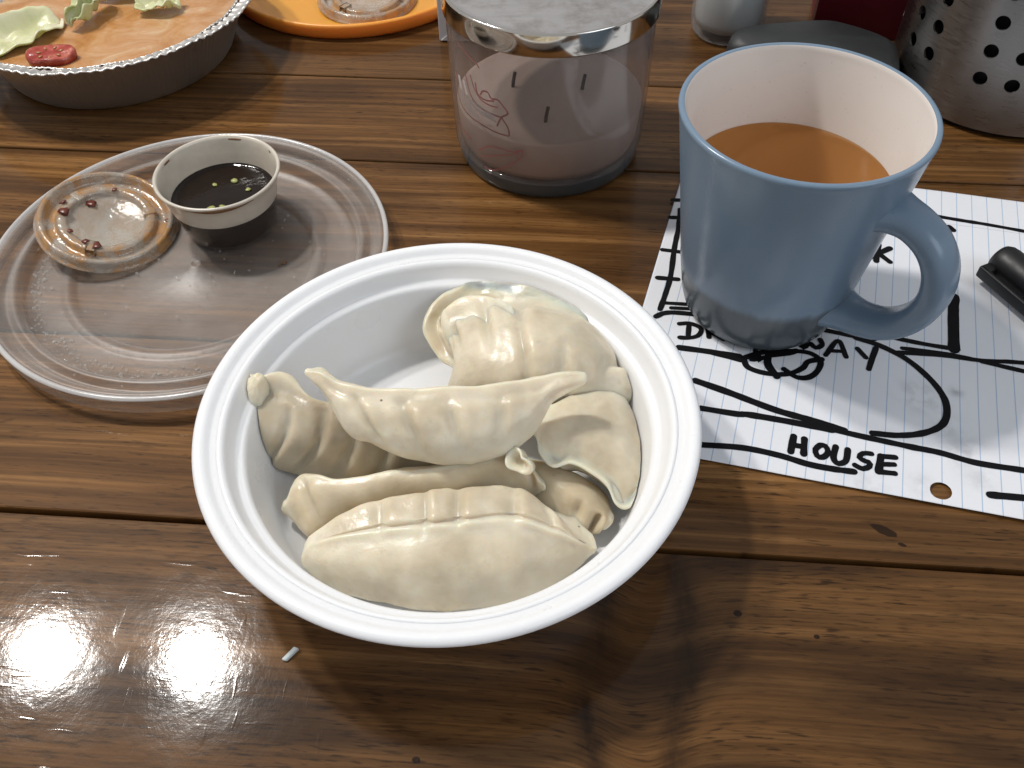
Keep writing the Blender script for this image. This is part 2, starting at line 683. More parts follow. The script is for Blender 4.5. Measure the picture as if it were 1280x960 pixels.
    for f_ in faces:
        bm.faces.new([bv[q] for q in f_])
    for _ in range(2):
        bmesh.ops.smooth_vert(bm, verts=bm.verts, factor=.35, use_axis_x=True, use_axis_y=True, use_axis_z=True)
    me = from_bm(name, bm)
    at_ = me.attributes.new('thin', 'FLOAT', 'POINT')
    n0 = len(thin)
    at_.data.foreach_set('value', thin)
    o = link(name, me, M[mat], None, org)
    return tag(o, label, 'dumpling', 'boiled dumplings in the bowl')


# front: smooth face towards the near rim, scalloped seam, pleats behind
dumpling('dumpling', [
    [(386, 684, .0185), (410, 675, .0215), (470, 665, .0255), (527, 660, .0275), (572, 656, .0285), (640, 650, .0285), (692, 664, .0250), (722, 676, .0205), (742, 685, .0170)],
    [(382, 699, .0148), (408, 705, .0190), (470, 708, .0215), (527, 710, .0230), (572, 708, .0235), (640, 704, .0225), (690, 702, .0190), (720, 697, .0162), (742, 688, .0152)],
    [(386, 720, .0085), (420, 740, .0080), (475, 753, .0070), (527, 762, .0065), (572, 763, .0065), (640, 756, .0070), (688, 738, .0085), (718, 713, .0110), (740, 693, .0135)],
    ('off', 2, (0, .012, -.004)),
    ('off', 3, (0, .016, .0)),
    ('off', 4, (0, .006, .008)),
    [(390, 668, .0175), (414, 650, .0215), (470, 626, .0255), (527, 614, .0275), (572, 610, .0275), (640, 607, .0265), (682, 630, .0240), (714, 662, .0190), (741, 682, .0160)],
    [(388, 677, .0188), (412, 668, .0220), (470, 652, .0275), (527, 645, .0298), (572, 641, .0303), (640, 636, .0298), (690, 652, .0260), (720, 672, .0210), (742, 684, .0172)],
], 'smooth cream dumpling with scalloped seam lying nearest the bowl\'s front rim', seed=1,
    pleats=[(.26, 6.2, 8.1, .0020, .020, 0), (.385, 6.1, 8.1, .0022, .020, 0), (.50, 6.1, 8.1, .0022, .020, 0),
            (.63, 6.1, 8.1, .0022, .022, 0), (.75, 6.2, 8.0, .0014, .022, 0)], bump=.0009,
    crest=[(.02, .13, .0013, .04, .93), (7.70, .18, -.0004, .1, .85)], dome=.5)

# second, tucked behind the front one
dumpling('dumpling', [
    [(356, 630, .0150), (370, 607, .0200), (392, 600, .0235), (425, 604, .0255), (480, 596, .0280), (545, 588, .0300), (615, 574, .0300), (655, 578, .0270), (678, 604, .0220)],
    [(355, 638, .0130), (372, 630, .0178), (395, 625, .0208), (430, 622, .0230), (480, 616, .0245), (545, 608, .0260), (615, 598, .0250), (660, 598, .0235), (678, 608, .0210)],
    [(358, 644, .0105), (388, 668, .0110), (410, 660, .0120), (440, 650, .0130), (480, 645, .0140), (545, 640, .0140), (615, 632, .0140), (660, 622, .0150), (678, 613, .0185)],
    ('off', 2, (0, .006, -.009)),
    ('off', 3, (0, .014, .002)),
    [(358, 624, .0140), (374, 600, .0170), (392, 593, .0205), (425, 598, .0212), (480, 590, .0232), (545, 580, .0250), (615, 566, .0250), (655, 570, .0230), (678, 599, .0195)],
], 'long pale dumpling tucked behind the front one, curled tip towards the bowl\'s middle', seed=2, bump=.0009,
    pleats=[(.20, -.2, 1.7, .0022, .035, .03), (.9, -.3, 1.2, .0016, .03, .0)], crest=[(5.75, .2, .0006, .2, .9)], dome=.6, mat='dough_tan')

# left: greyish pleated one
dumpling('dumpling', [
    [(315, 482, .0360), (326, 502, .0335), (350, 509, .0322), (385, 513, .0315), (430, 509, .0310), (480, 512, .0300), (525, 532, .0270), (562, 562, .0200)],
    [(314, 492, .0335), (324, 526, .0290), (345, 546, .0255), (385, 556, .0245), (430, 556, .0230), (480, 560, .0210), (525, 572, .0180), (562, 578, .0150)],
    [(316, 508, .0290), (321, 548, .0215), (334, 576, .0130), (362, 590, .0100), (410, 599, .0080), (470, 601, .0075), (520, 600, .0075), (560, 592, .0100)],
    ('off', 2, (.002, .010, -.006)),
    ('off', 3, (.002, .014, .004)),
    [(322, 472, .0355), (334, 478, .0340), (352, 471, .0335), (368, 476, .0320), (392, 500, .0280), (430, 506, .0270), (480, 506, .0260), (545, 545, .0190)],
    [(314, 470, .0385), (328, 472, .0375), (350, 468, .0365), (372, 480, .0345), (394, 502, .0315), (430, 505, .0305), (480, 508, .0295), (552, 550, .0205)],
], 'grey-beige pleated dumpling standing against the bowl\'s wall beside the clear lid', seed=3,
    pleats=[(.32, .2, 1.75, .0026, .026, -.02), (.47, .2, 1.8, .0026, .025, -.02), (.60, .25, 1.9, .0026, .025, -.02),
            (.73, .3, 1.9, .0024, .025, -.02)], bump=.0006, crest=[(6.55, .22, -.0016, .05, .45), (6.0, .25, .0008, .1, .4)], dome=.7, mat='dough_grey')

# right back: big one with broad flat rim along the bowl wall
dumpling('dumpling', [
    [(567, 458, .0215), (547, 441, .0230), (532, 408, .0280), (548, 378, .0312), (583, 356, .0332), (620, 348, .0342), (680, 356, .0350), (735, 378, .0340), (775, 412, .0310), (797, 450, .0270), (808, 483, .0230), (804, 496, .0210)],
    [(571, 455, .0232), (560, 436, .0240), (551, 406, .0270), (566, 386, .0290), (597, 374, .0310), (632, 374, .0328), (680, 378, .0345), (730, 392, .0345), (764, 421, .0320), (785, 456, .0280), (798, 484, .0240), (803, 496, .0215)],
    [(574, 456, .0265), (566, 438, .0300), (564, 412, .0340), (584, 395, .0375), (616, 388, .0405), (648, 390, .0428), (685, 396, .0440), (722, 406, .0425), (750, 430, .0385), (774, 460, .0325), (792, 486, .0265), (802, 497, .0225)],
    [(572, 461, .0250), (566, 460, .0285), (576, 448, .0345), (602, 440, .0390), (630, 436, .0420), (655, 435, .0440), (688, 436, .0445), (718, 440, .0425), (742, 456, .0385), (766, 474, .0325), (787, 490, .0265), (802, 498, .0225)],
    [(568, 464, .0220), (560, 482, .0225), (574, 486, .0270), (602, 488, .0310), (630, 488, .0330), (655, 487, .0340), (688, 486, .0340), (716, 488, .0330), (738, 492, .0300), (758, 496, .0275), (782, 499, .0240), (801, 499, .0215)],
    ('off', 4, (.0, .006, -.018)),
    ('off', 5, (.004, .022, .002)),
    ('off', 0, (0, -.001, -.003)),
], 'largest dumpling, broad flat rim curving along the bowl\'s wall beside the mug', seed=4, bump=.0009, nu=170, nv=110,
    pleats=[(.335, 1.2, 2.7, .0030, .020, -.028), (.20, 1.3, 2.4, .0020, .020, -.015), (.47, 1.3, 2.4, .0022, .024, -.03),
            (.46, 2.6, 4.2, .0026, .026, .02), (.60, 2.9, 4.2, .0016, .028, .0), (.80, 1.0, 2.8, .0022, .020, -.02)],
    crest=[(1.15, .24, -.0016, .06, .9)])

big = bpy.data.objects[-1] if False else [o for o in bpy.data.objects if o.get('label', '').startswith('largest')][0]
flap = dumpling('folded_flap', [
    [(555, 388, .0345), (575, 374, .0372), (608, 372, .0392), (637, 381, .0418)],
    [(560, 408, .0345), (584, 398, .0375), (613, 392, .0405), (640, 395, .0425)],
    [(572, 440, .0285), (590, 428, .0330), (612, 416, .0370), (642, 405, .0400)],
    [(559, 393, .0325), (578, 381, .0350), (608, 378, .0370), (636, 387, .0395)],
], 'x', seed=9, bump=.0006, nu=50, nv=48, crest=[(.05, .2, .0007, 0, 1)], pleats=[(.6, .3, 1.6, .0014, .08, 0)], dome=.5)
for k_ in ('label', 'category', 'group'):
    del flap[k_]
flap.location = flap.location - big.location
flap.parent = big

# right: smooth one with frilled rim hanging over
dumpling('dumpling', [
    [(668, 544, .0285), (677, 566, .0270), (692, 582, .0255), (713, 577, .0262), (738, 588, .0250), (760, 606, .0230), (771, 630, .0200), (784, 634, .0190), (796, 618, .0200), (805, 606, .0185)],
    [(671, 537, .0300), (684, 550, .0290), (700, 562, .0280), (720, 560, .0282), (745, 572, .0268), (766, 588, .0245), (777, 608, .0218), (787, 612, .0208), (797, 606, .0203), (806, 602, .0190)],
    [(678, 526, .0310), (696, 528, .0315), (715, 532, .0315), (735, 536, .0315), (756, 546, .0300), (774, 560, .0275), (786, 575, .0245), (795, 585, .0225), (801, 592, .0205), (806, 598, .0190)],
    [(690, 506, .0305), (714, 494, .0310), (735, 488, .0310), (756, 485, .0300), (775, 488, .0275), (788, 508, .0245), (797, 532, .0215), (803, 556, .0190), (806, 580, .0180), (808, 596, .0178)],
    ('off', 3, (.001, .004, -.014)),
    ('off', 4, (-.004, -.016, -.004)),
    [(676, 542, .0220), (692, 566, .0185), (706, 586, .0160), (726, 588, .0150), (748, 600, .0138), (764, 614, .0125), (774, 628, .0125), (784, 630, .0140), (795, 618, .0160), (805, 606, .0170)],
    [(670, 543, .0262), (681, 565, .0245), (696, 581, .0232), (716, 577, .0237), (741, 589, .0225), (762, 607, .0203), (772, 630, .0180), (784, 634, .0174), (796, 618, .0183), (805, 606, .0178)],
], 'smooth dumpling with pale frilled edge curling over, beside the bowl\'s wall near the paper', seed=5, bump=.0007,
    crest=[(.0, .17, .0017, .02, .97), (.62, .25, -.0012, .08, .92), (7.0, .4, -.0022, .1, .9)])

# small one low at the right
dumpling('dumpling', [
    [(656, 580, .0190), (685, 596, .0205), (712, 612, .0205), (735, 626, .0185), (752, 638, .0155), (763, 648, .0130)],
    [(658, 604, .0160), (684, 622, .0170), (706, 634, .0165), (726, 644, .0150), (745, 650, .0135), (760, 654, .0120)],
    [(662, 632, .0110), (686, 646, .0120), (704, 656, .0115), (722, 665, .0105), (736, 669, .0095), (754, 662, .0100)],
    ('off', 2, (.002, .006, -.005)),
    ('off', 0, (.004, .012, -.012)),
    ('off', 0, (.003, .009, -.003)),
], 'small half hidden dumpling under the frilled one, open flap at its tip', seed=6, bump=.0008,
    pleats=[(.82, .6, 1.9, .0040, .06, .0), (.55, .3, 1.4, .0014, .06, .0)], nu=90, nv=64, mat='dough_tan')

# top of the pile: bright crescent with raised tips
dumpling('dumpling', [
    [(384, 464, .0520), (400, 467, .0520), (424, 480, .0505), (455, 487, .0500), (505, 488, .0500), (560, 486, .0500), (620, 482, .0495), (672, 474, .0490), (704, 467, .0495), (729, 467, .0495)],
    [(383, 468, .0512), (399, 480, .0500), (424, 500, .0485), (458, 510, .0485), (505, 514, .0490), (560, 514, .0490), (618, 510, .0482), (664, 498, .0482), (698, 482, .0488), (730, 473, .0490)],
    [(384, 471, .0503), (403, 489, .0480), (428, 524, .0440), (464, 540, .0435), (510, 549, .0425), (562, 553, .0420), (616, 547, .0425), (660, 526, .0440), (692, 494, .0465), (730, 478, .0480)],
    [(386, 472, .0490), (405, 493, .0460), (434, 542, .0385), (472, 559, .0355), (514, 573, .0325), (565, 581, .0315), (618, 573, .0325), (664, 548, .0360), (692, 504, .0440), (729, 481, .0470)],
    ('off', 3, (0, .011, -.003)),
    ('off', 4, (0, .006, .006)),
    [(388, 465, .0495), (404, 473, .0487), (428, 486, .0470), (456, 490, .0465), (505, 491, .0462), (560, 489, .0462), (620, 485, .0458), (672, 478, .0455), (704, 471, .0470), (729, 471, .0478)],
    [(387, 461, .0515), (403, 463, .0515), (430, 477, .0498), (457, 484, .0493), (505, 485, .0493), (560, 483, .0493), (620, 479, .0488), (672, 471, .0484), (704, 464, .0488), (729, 465, .0490)],
], 'bright crescent dumpling with two raised tips lying across the top of the pile', seed=7,
    pleats=[(.32, .7, 2.2, .0029, .022, .024), (.455, .7, 2.2, .0029, .020, .020), (.57, .7, 2.1, .0026, .020, .014),
            (.69, .7, 2.1, .0018, .022, .010)], bump=.0010,
    crest=[(.0, .16, .0008, .02, .98), (.55, .2, -.0007, .12, .88)], dome=.8)

# pinched knot of dough at the end of the second dumpling
second = [o for o in bpy.data.objects if o.get('label', '').startswith('long pale')][0]
kb = at(652, 577, .0315)
kprof = [(.0, -.0050), (.0030, -.0045), (.0042, -.0020), (.0046, .0015), (.0052, .0042), (.0050, .0052), (.0040, .0050), (.0026, .0030), (.0018, .0005), (0, -.0005)]


def kwob(r, z, a):
    f_ = 1 + .28 * math.cos(2 * a + .6) + .14 * math.cos(3 * a)
    return r * f_, z + .0012 * math.sin(2 * a) * (r / .005)


kme = lathe('pinched_tip', kprof, 48, kwob)
kme.attributes.new('thin', 'FLOAT', 'POINT').data.foreach_set('value', [.8] * len(kme.vertices))
ko = link('pinched_tip', kme, M['dough'], second)
ko.rotation_mode = 'QUATERNION'
ko.rotation_quaternion = Vector((-.35, -.55, .75)).to_track_quat('Z', 'Y')
ko.location = kb - second.location
ko.scale = (.85, .85, .85)

third = [o for o in bpy.data.objects if o.get('label', '').startswith('grey-beige')][0]
bm = bmesh.new()
bmesh.ops.create_icosphere(bm, subdivisions=4, radius=1)
for v in bm.verts:
    n_ = v.co.normalized()
    f_ = 1 + .16 * noise.noise(n_ * 1.7 + Vector((3, 1, 0))) + .07 * noise.noise(n_ * 4)
    v.co = Vector((n_.x * .0042, n_.y * .0050, n_.z * .0085)) * f_
kme = from_bm('pinched_tip', bm)
kme.attributes.new('thin', 'FLOAT', 'POINT').data.foreach_set('value', [.7] * len(kme.vertices))
ko = link('pinched_tip', kme, M['dough'], third)
ko.location = at(323, 492, .0332) - third.location
ko.rotation_euler = (-.25, .12, 0)
# ------------------------------------------------------------------ clear lid of the bowl
LC = Vector((-.1479, .3232, 0))
M['lid'] = clear_plastic('clear lid plastic', milk=.10, milkcol=(.72, .69, .65), rough=.5, haze_var=.8, hscale=24,
                         tint=(.96, .95, .94), edge=.26)
lid = thing('bowl_lid', 'large round clear plastic bowl lid lying on the table under the sauce cup', 'lid', LC)
lp = [(0, .0016), (.0020, .0026), (.0028, .0026), (.0040, .0014), (.030, .0012), (.0535, .0012), (.0548, .0018), (.0562, .0032), (.0592, .0032),
      (.0607, .0024), (.0620, .0022), (.0700, .0024), (.0752, .0030), (.0768, .0050), (.0776, .0082), (.0790, .0092),
      (.0805, .0088), (.0820, .0068), (.0838, .0066), (.0852, .0090), (.0868, .0114), (.0884, .0121), (.0898, .0118),
      (.0905, .0106), (.0907, .0080), (.0907, .0030)]
T_ = .0005
back = [(max(0, r - (.0004 if r > .075 else 0)), z - T_) for r, z in reversed(lp)]
link('lid_panel', lathe('lid_panel', lp + back, 160), M['lid'], lid)
M['lidrim'] = clear_plastic('clear lid edge bead', milk=.62, milkcol=(.74, .73, .72), rough=.2, haze_var=.3, edge=.3)
bead = [(.0905 + .0012 * math.cos(a), .0113 + .0011 * math.sin(a)) for a in [2 * PI * k / 10 for k in range(10)]]
link('rim', lathe('rim', bead + [bead[0]], 160), M['lidrim'], lid)
# drops of condensation
bm = bmesh.new()
for k in range(420):
    a = random.uniform(2.6, 5.0) if k < 300 else random.uniform(0, 2 * PI)
    r = random.gauss(.071, .0025) if k < 300 else random.uniform(.01, .088)
    s = abs(random.gauss(.00035, .00022)) + .00018
    z = .0026 if r < .075 else .0062
    ret = bmesh.ops.create_icosphere(bm, subdivisions=1, radius=s, matrix=Matrix.Translation((r * math.cos(a), r * math.sin(a), z)) @ Matrix.Diagonal((1, 1, .55, 1)))
dr = link('condensation', from_bm('condensation', bm), clear_plastic('water', milk=.12, milkcol=(.8, .78, .75), rough=.05, edge=.5), lid)
dr['kind'] = 'stuff'

# ------------------------------------------------------------------ sauce cup and sauce
CC = Vector((-.1361, .3531, .0023))
M['cup'] = clear_plastic('milky cup plastic', milk=.80, milkcol=(.72, .66, .56), rough=.3, haze_var=.18, hscale=90, edge=.2, tint=(.95, .9, .82))
M['cupwet'] = clear_plastic('milky cup plastic wetted by sauce', milk=.07, milkcol=(.45, .38, .32), rough=.28, haze_var=.3, hscale=90, edge=.06)
cup = thing('sauce_cup', 'small milky plastic cup half full of dark dipping sauce, standing on clear lid', 'cup', CC)
HC = .0297
rw = lambda z: .0216 + (.0280 - .0216) * z / HC
lvl = .0165
upper = [(rw(lvl), lvl), (rw(.024), .024), (rw(.0285), .0285), (.0282, .0291), (.0288, .0292), (.0293, .0297), (.0293, .0304), (.0287, .0309),
         (.0279, .0306), (.0274, .0296), (rw(.027) - .0007, .027), (rw(lvl) - .0007, lvl)]
link('cup_wall', lathe('cup_wall', upper, 96), M['cup'], cup)
lower = [(rw(lvl), lvl), (rw(.008), .008), (rw(.0016), .0016), (.0205, .0004), (.018, .0), (0, .0004)]
link('cup_base', lathe('cup_base', lower, 96), M['cupwet'], cup)


def sauce_mat():
    g = N('soy sauce')
    co = g.coord()
    nz = g.noise(co, 120, 3)
    c = g.mix(nz, (.004, .002, .001), (.016, .007, .003))
    nb = g.bump(g.noise(co, 150, 3), .25, .0012)
    return g.done(g.principled(Base_Color=c, Roughness=.06, Normal=nb, IOR=1.4))


sauce = thing('dipping_sauce', 'dark brown soy dipping sauce with scallion bits in the milky cup', 'sauce', CC)
sp = [(0, .0006), (.018, .0007), (.0202, .0010), (rw(.003) - .0004, .003), (rw(.010) - .0004, .010), (rw(lvl) - .0004, lvl - .0004),
      (rw(lvl) - .0006, lvl + .0009), (rw(lvl) - .0014, lvl + .0003), (rw(lvl) - .004, lvl - .0001), (.012, lvl - .0002), (0, lvl - .0002)]
link('liquid', lathe('liquid', sp, 96), sauce_mat(), sauce)
scal = simple('scallion', (.34, .36, .12), .35, var=.3, vscale=400)
for k, (dx, dy, s) in enumerate([(-.004, -.0105, .0022), (.001, -.0090, .0015), (.003, .0110, .0018), (-.006, .008, .0012), (.011, .004, .0013)]):
    bm = bmesh.new()
    bmesh.ops.create_icosphere(bm, subdivisions=2, radius=s)
    for v in bm.verts:
        v.co += v.co.normalized() * noise.noise(v.co * 900 + Vector((k * 7, 0, 0))) * s * .5
        v.co.z *= .4
    link('scallion_bit', from_bm('scallion_bit', bm), scal, sauce, (dx, dy, lvl + .0001))
# brown smears where sauce ran on the rim of the cup
smear = simple('dried sauce', (.16, .075, .028), .35, var=.4, vscale=500)
for a0, a1 in [(1.15, 1.75), (.55, .72), (2.6, 3.0), (4.4, 5.5)]:
    n_ = 14
    path = [Vector((.02915 * math.cos(a0 + (a1 - a0) * k / n_), .02915 * math.sin(a0 + (a1 - a0) * k / n_), .0292 if a0 > 4 else .0300)) for k in range(n_ + 1)]
    if a0 < 4:
        path = [Vector((p.x * .944, p.y * .944, .0288)) for p in path]
    link('sauce_stain', sweep('sauce_stain', path, lambda k, u: [(.0004 * math.cos(t) * math.sin(PI * min(max(u, .05), .95)), .0010 * math.sin(t) * math.sin(PI * min(max(u, .05), .95))) for t in [2 * PI * q / 6 for q in range(6)]]), smear, cup)

# ------------------------------------------------------------------ small cup lids
def stained_plastic(name, stain=.5):
    g = N(name)
    co = g.coord()
    x, y, z = g.sep(co)
    r = g.math('SQRT', g.math('ADD', g.math('MULTIPLY', x, x), g.math('MULTIPLY', y, y)))
    ring = g.ramp(g.math('MULTIPLY', r, 28.0), [(.45, .30), (.62, 1.0), (.78, .75), (.86, 1.0), (.93, .5)])
    nz = g.noise(co, 110, 4, .65)
    st = g.math('MULTIPLY', g.math('MULTIPLY', ring, g.ramp(nz, [(.40, .05), (.60, 1.0)])), stain)
    milk = g.math('MULTIPLY_ADD', g.noise(co, 60, 3), .35, .16)
    lw = g.n('LayerWeight')
    lw.inputs[0].default_value = .5
    fac = g.math('MAXIMUM', milk, st)
    fac = g.math('MULTIPLY_ADD', g.math('POWER', lw.outputs[1], 2.0), .35, fac, clamp=True)
    c = g.mix(g.math('MULTIPLY', st, 1.3, clamp=True), (.66, .62, .55), g.mix(nz, (.33, .135, .035), (.50, .30, .13)))
    nb = g.bump(g.noise(co, 420, 4), .5, .0008)
    p = g.principled(Base_Color=c, Roughness=.14, Normal=nb)
    gl = g.n('BsdfGlossy')
    gl.inputs['Roughness'].default_value = .07
    g.set(gl.inputs['Normal'], nb)
    return g.done(g.mixs(schlick(g, lw), g.mixs(fac, g.transparent((.96, .93, .88)), p), gl.outputs[0]))


M['stain'] = stained_plastic('sauce stained clear plastic', 1.0)
R2 = .0322
lp2 = [(0, .0018), (.0165, .0018), (.0172, .0024), (.0176, .0040), (.0190, .0046), (.0212, .0046), (.0220, .0040), (.0224, .0022),
       (.0232, .0018), (.0262, .0018), (.0270, .0026), (.0275, .0052), (.0284, .0062), (.0296, .0062), (.0304, .0054), (.0308, .0030), (.0313, .0020), (R2, .0016),
       (R2, .0011), (.0310, .0014), (.0303, .0026), (.0299, .0050), (.0292, .0057), (.0286, .0057), (.0280, .0048), (.0274, .0020), (.0262, .0012),
       (.0232, .0012), (.0218, .0018), (.0214, .0037), (.0208, .0041), (.0192, .0041), (.0182, .0036), (.0178, .0020), (.0168, .0013), (0, .0013)]
cup_lid_me = lathe('lid_shell', lp2, 112)


def cup_lid(label, loc, normal, group=None):
    o = thing('small_clear_lid', label, 'lid', loc, 0, group)
    q = Vector(normal).to_track_quat('Z', 'Y')
    o.rotation_mode = 'QUATERNION'
    o.rotation_quaternion = q
    s_ = bpy.data.objects.new('lid_shell', cup_lid_me)
    COL.objects.link(s_)
    s_.parent = o
    for k in range(3):
        a = .35 + k * 2 * PI / 3 + 1.0
        bm = bmesh.new()
        box_bm(bm, (.0165, -.0021, .0016), (.0226, .0021, .0050), .0005, 2, Matrix.Rotation(a, 4, 'Z'))
        link('tab', from_bm('tab', bm), M['stain'], o)
    return o


cup_lid_me.materials.append(M['stain'])
cup_lid_me.polygons.foreach_set('use_smooth', [True] * len(cup_lid_me.polygons))
nrm = Vector((.23, -.096, 1)).normalized()
slc = Vector((-.1932, .3460, .010))
cup_lid('small clear cup lid smeared with brown chili sauce, leaning beside sauce cup', slc - nrm * .002, nrm)
flake = simple('chili flake', (.11, .018, .008), .3, var=.5, vscale=700)
ex = Vector((1, 0, 0)) - nrm * nrm.x
ex.normalize()
ey = nrm.cross(ex)
for k, (px, py, s) in enumerate([(80, 258, 1.0), (81, 270, 1.5), (113, 255, 1.3), (112, 238, .6), (108, 307, .9), (122, 312, 1.2), (211, 281, .9), (89, 294, .8), (144, 242, .6)]):
    o_ = Vector((0, 0, CAMH))
    d_ = (at(px, py, 0) - o_)
    t_ = (slc - o_).dot(nrm) / d_.dot(nrm)
    p = o_ + d_ * t_
    rad = (p - slc).length
    h = .0004 if rad < .0165 or .0225 < rad < .0265 else .0030
    p = p + nrm * h
    bm = bmesh.new()
    bmesh.ops.create_icosphere(bm, subdivisions=2, radius=.0017 * s)
    for v in bm.verts:
        v.co += v.co.normalized() * noise.noise(v.co * 700 + Vector((k * 3.3, 0, 0))) * .0012 * s
        v.co.x *= 1.0 + .6 * ((k * 7) % 3 - 1) * .5
        v.co.z *= .35
    f_ = link('chili_flake', from_bm('chili_flake', bm), flake, None, p)
    f_.rotation_euler = (random.uniform(-.2, .2), random.uniform(-.2, .2), random.uniform(0, 3))
    tag(f_, 'dark red chili flake stuck on the small sauce smeared lid', 'chili flake', 'chili flakes on the small lid')

for k, (px, py, sz) in enumerate([(355, 328, .0012), (349, 331, .0007)]):
    bm = bmesh.new()
    bmesh.ops.create_icosphere(bm, subdivisions=2, radius=sz)
    for v in bm.verts:
        v.co += v.co.normalized() * noise.noise(v.co * 900) * sz * .5
        v.co.z *= .4
    d_ = link('sauce_drop', from_bm('sauce_drop', bm), smear, None, at(px, py, .0016))
    tag(d_, ('larger' if k == 0 else 'smaller') + ' of two tiny brown sauce drops on the clear lid', 'sauce drop', 'sauce drops on the clear lid')

# ------------------------------------------------------------------ paper with the marker drawing
E1 = Vector((.9659, -.2588, 0))
E2 = Vector((.2588, .9659, 0))
S0, S1, T0, T1 = -.017, .250, .2172, .4115
hole_c = at(1191, 617, .001)
hs, ht = hole_c.dot(E1), hole_c.dot(E2)
HR = .0040


def paper_z(s, t):
    z = .0007 + .0005 * (noise.noise(Vector((s * 22, t * 22, 3))) + .6)
    e = max(0, (s - .05) / .2) * max(0, (.245 - t) / .03)
    z += .0012 * max(0, min(1, e)) + .0010 * max(0, (t - .39) / .02) * max(0, (s - .10) / .1)
    return max(z, .0006)


def paper_edge(s, t):
    # the near edge bows a little, the left edge leans
    return s + (t - .31) * .05, t


ns, nt = 320, 236
bm = bmesh.new()
gv = {}
for i in range(ns + 1):
    for j in range(nt + 1):
        s, t = S0 + (S1 - S0) * i / ns, T0 + (T1 - T0) * j / nt
        d = math.hypot(s - hs, t - ht)
        if d < HR * .72:
            continue
        if d < HR * 1.28:
            k_ = HR / d
            s2, t2 = hs + (s - hs) * (k_ if d < HR else 1), ht + (t - ht) * (k_ if d < HR else 1)
        else:
            s2, t2 = s, t
        z = paper_z(s2, t2)
        s2, t2 = paper_edge(s2, t2)
        p = E1 * s2 + E2 * t2
        gv[i, j] = bm.verts.new((p.x, p.y, z))
for i in range(ns):
    for j in range(nt):
        q = [(i, j), (i + 1, j), (i + 1, j + 1), (i, j + 1)]
        f_ = [gv[k] for k in q if k in gv]
        if len(f_) >= 3:
            sc_ = S0 + (S1 - S0) * (i + .5) / ns, T0 + (T1 - T0) * (j + .5) / nt
            if math.hypot(sc_[0] - hs, sc_[1] - ht) > HR * .80:
                bm.faces.new(f_)


def paper_mat():
    g = N('ruled notebook paper')
    co = g.coord()
    x, y, z = g.sep(co)
    s = g.math('ADD', g.math('MULTIPLY', x, E1.x), g.math('MULTIPLY', y, E1.y))
    t = g.math('ADD', g.math('MULTIPLY', x, E2.x), g.math('MULTIPLY', y, E2.y))
    s = g.math('MULTIPLY_ADD', t, -.05, s)
    ph = g.math('FRACT', g.math('MULTIPLY', g.math('ADD', s, .1), 1 / .0071))
    ln = g.math('LESS_THAN', g.math('ABSOLUTE', g.math('SUBTRACT', ph, .5)), .030)
    mg = g.math('LESS_THAN', g.math('ABSOLUTE', g.math('SUBTRACT', t, .386)), .00018)
    base = g.mix(g.noise(co, 30, 3), (.71, .73, .77), (.78, .79, .82))
    c = g.mix(g.math('MULTIPLY', ln, .75), base, (.30, .44, .62))
    c = g.mix(g.math('MULTIPLY', mg, .55), c, (.42, .40, .46))
    # grey smudges and a bit of blue water bleed
    sm = None
    for (px, py, r, a) in [(1150, 495, .010, .55), (1195, 490, .0035, .6), (1205, 565, .010, .45), (1225, 600, .008, .3), (1185, 535, .008, .35), (1080, 605, .012, .25), (1150, 605, .006, .3)]:
        p = at(px, py, .001)
        dx = g.math('SUBTRACT', x, p.x)
        dy = g.math('SUBTRACT', y, p.y)
        d2 = g.math('ADD', g.math('MULTIPLY', dx, dx), g.math('MULTIPLY', dy, dy))
        e = g.math('MULTIPLY', g.math('EXPONENT', g.math('MULTIPLY', d2, -1.0 / (r * r * .6))), a)
        sm = e if sm is None else g.math('MAXIMUM', sm, e)
    sm = g.math('MULTIPLY', sm, g.ramp(g.noise(co, 130, 4, .6), [(.40, .1), (.60, 1.0)]))
    c = g.mix(sm, c, (.25, .26, .28))
    nb = g.bump(g.noise(co, 500, 3), .08, .0005)
    return g.done(g.principled(Base_Color=c, Roughness=.75, Normal=nb, Specular_IOR_Level=.25))


pm = bpy.data.meshes.new('sheet')
bm.to_mesh(pm)
bm.free()
paper = thing('notebook_paper', 'ruled white notebook sheet with a black marker map, under the mug', 'paper')
sh = link('sheet', pm, paper_mat(), paper)
sd = sh.modifiers.new('thickness', 'SOLIDIFY')
sd.thickness = .00012
sd.offset = 1
ink = simple('black marker ink', (.004, .004, .005), .6, var=.3, Specular_IOR_Level=.15)


def pz(p):
    t = p.dot(E2)
    s = p.dot(E1) - (t - .31) * .05
    return paper_z(s, t) + .0003


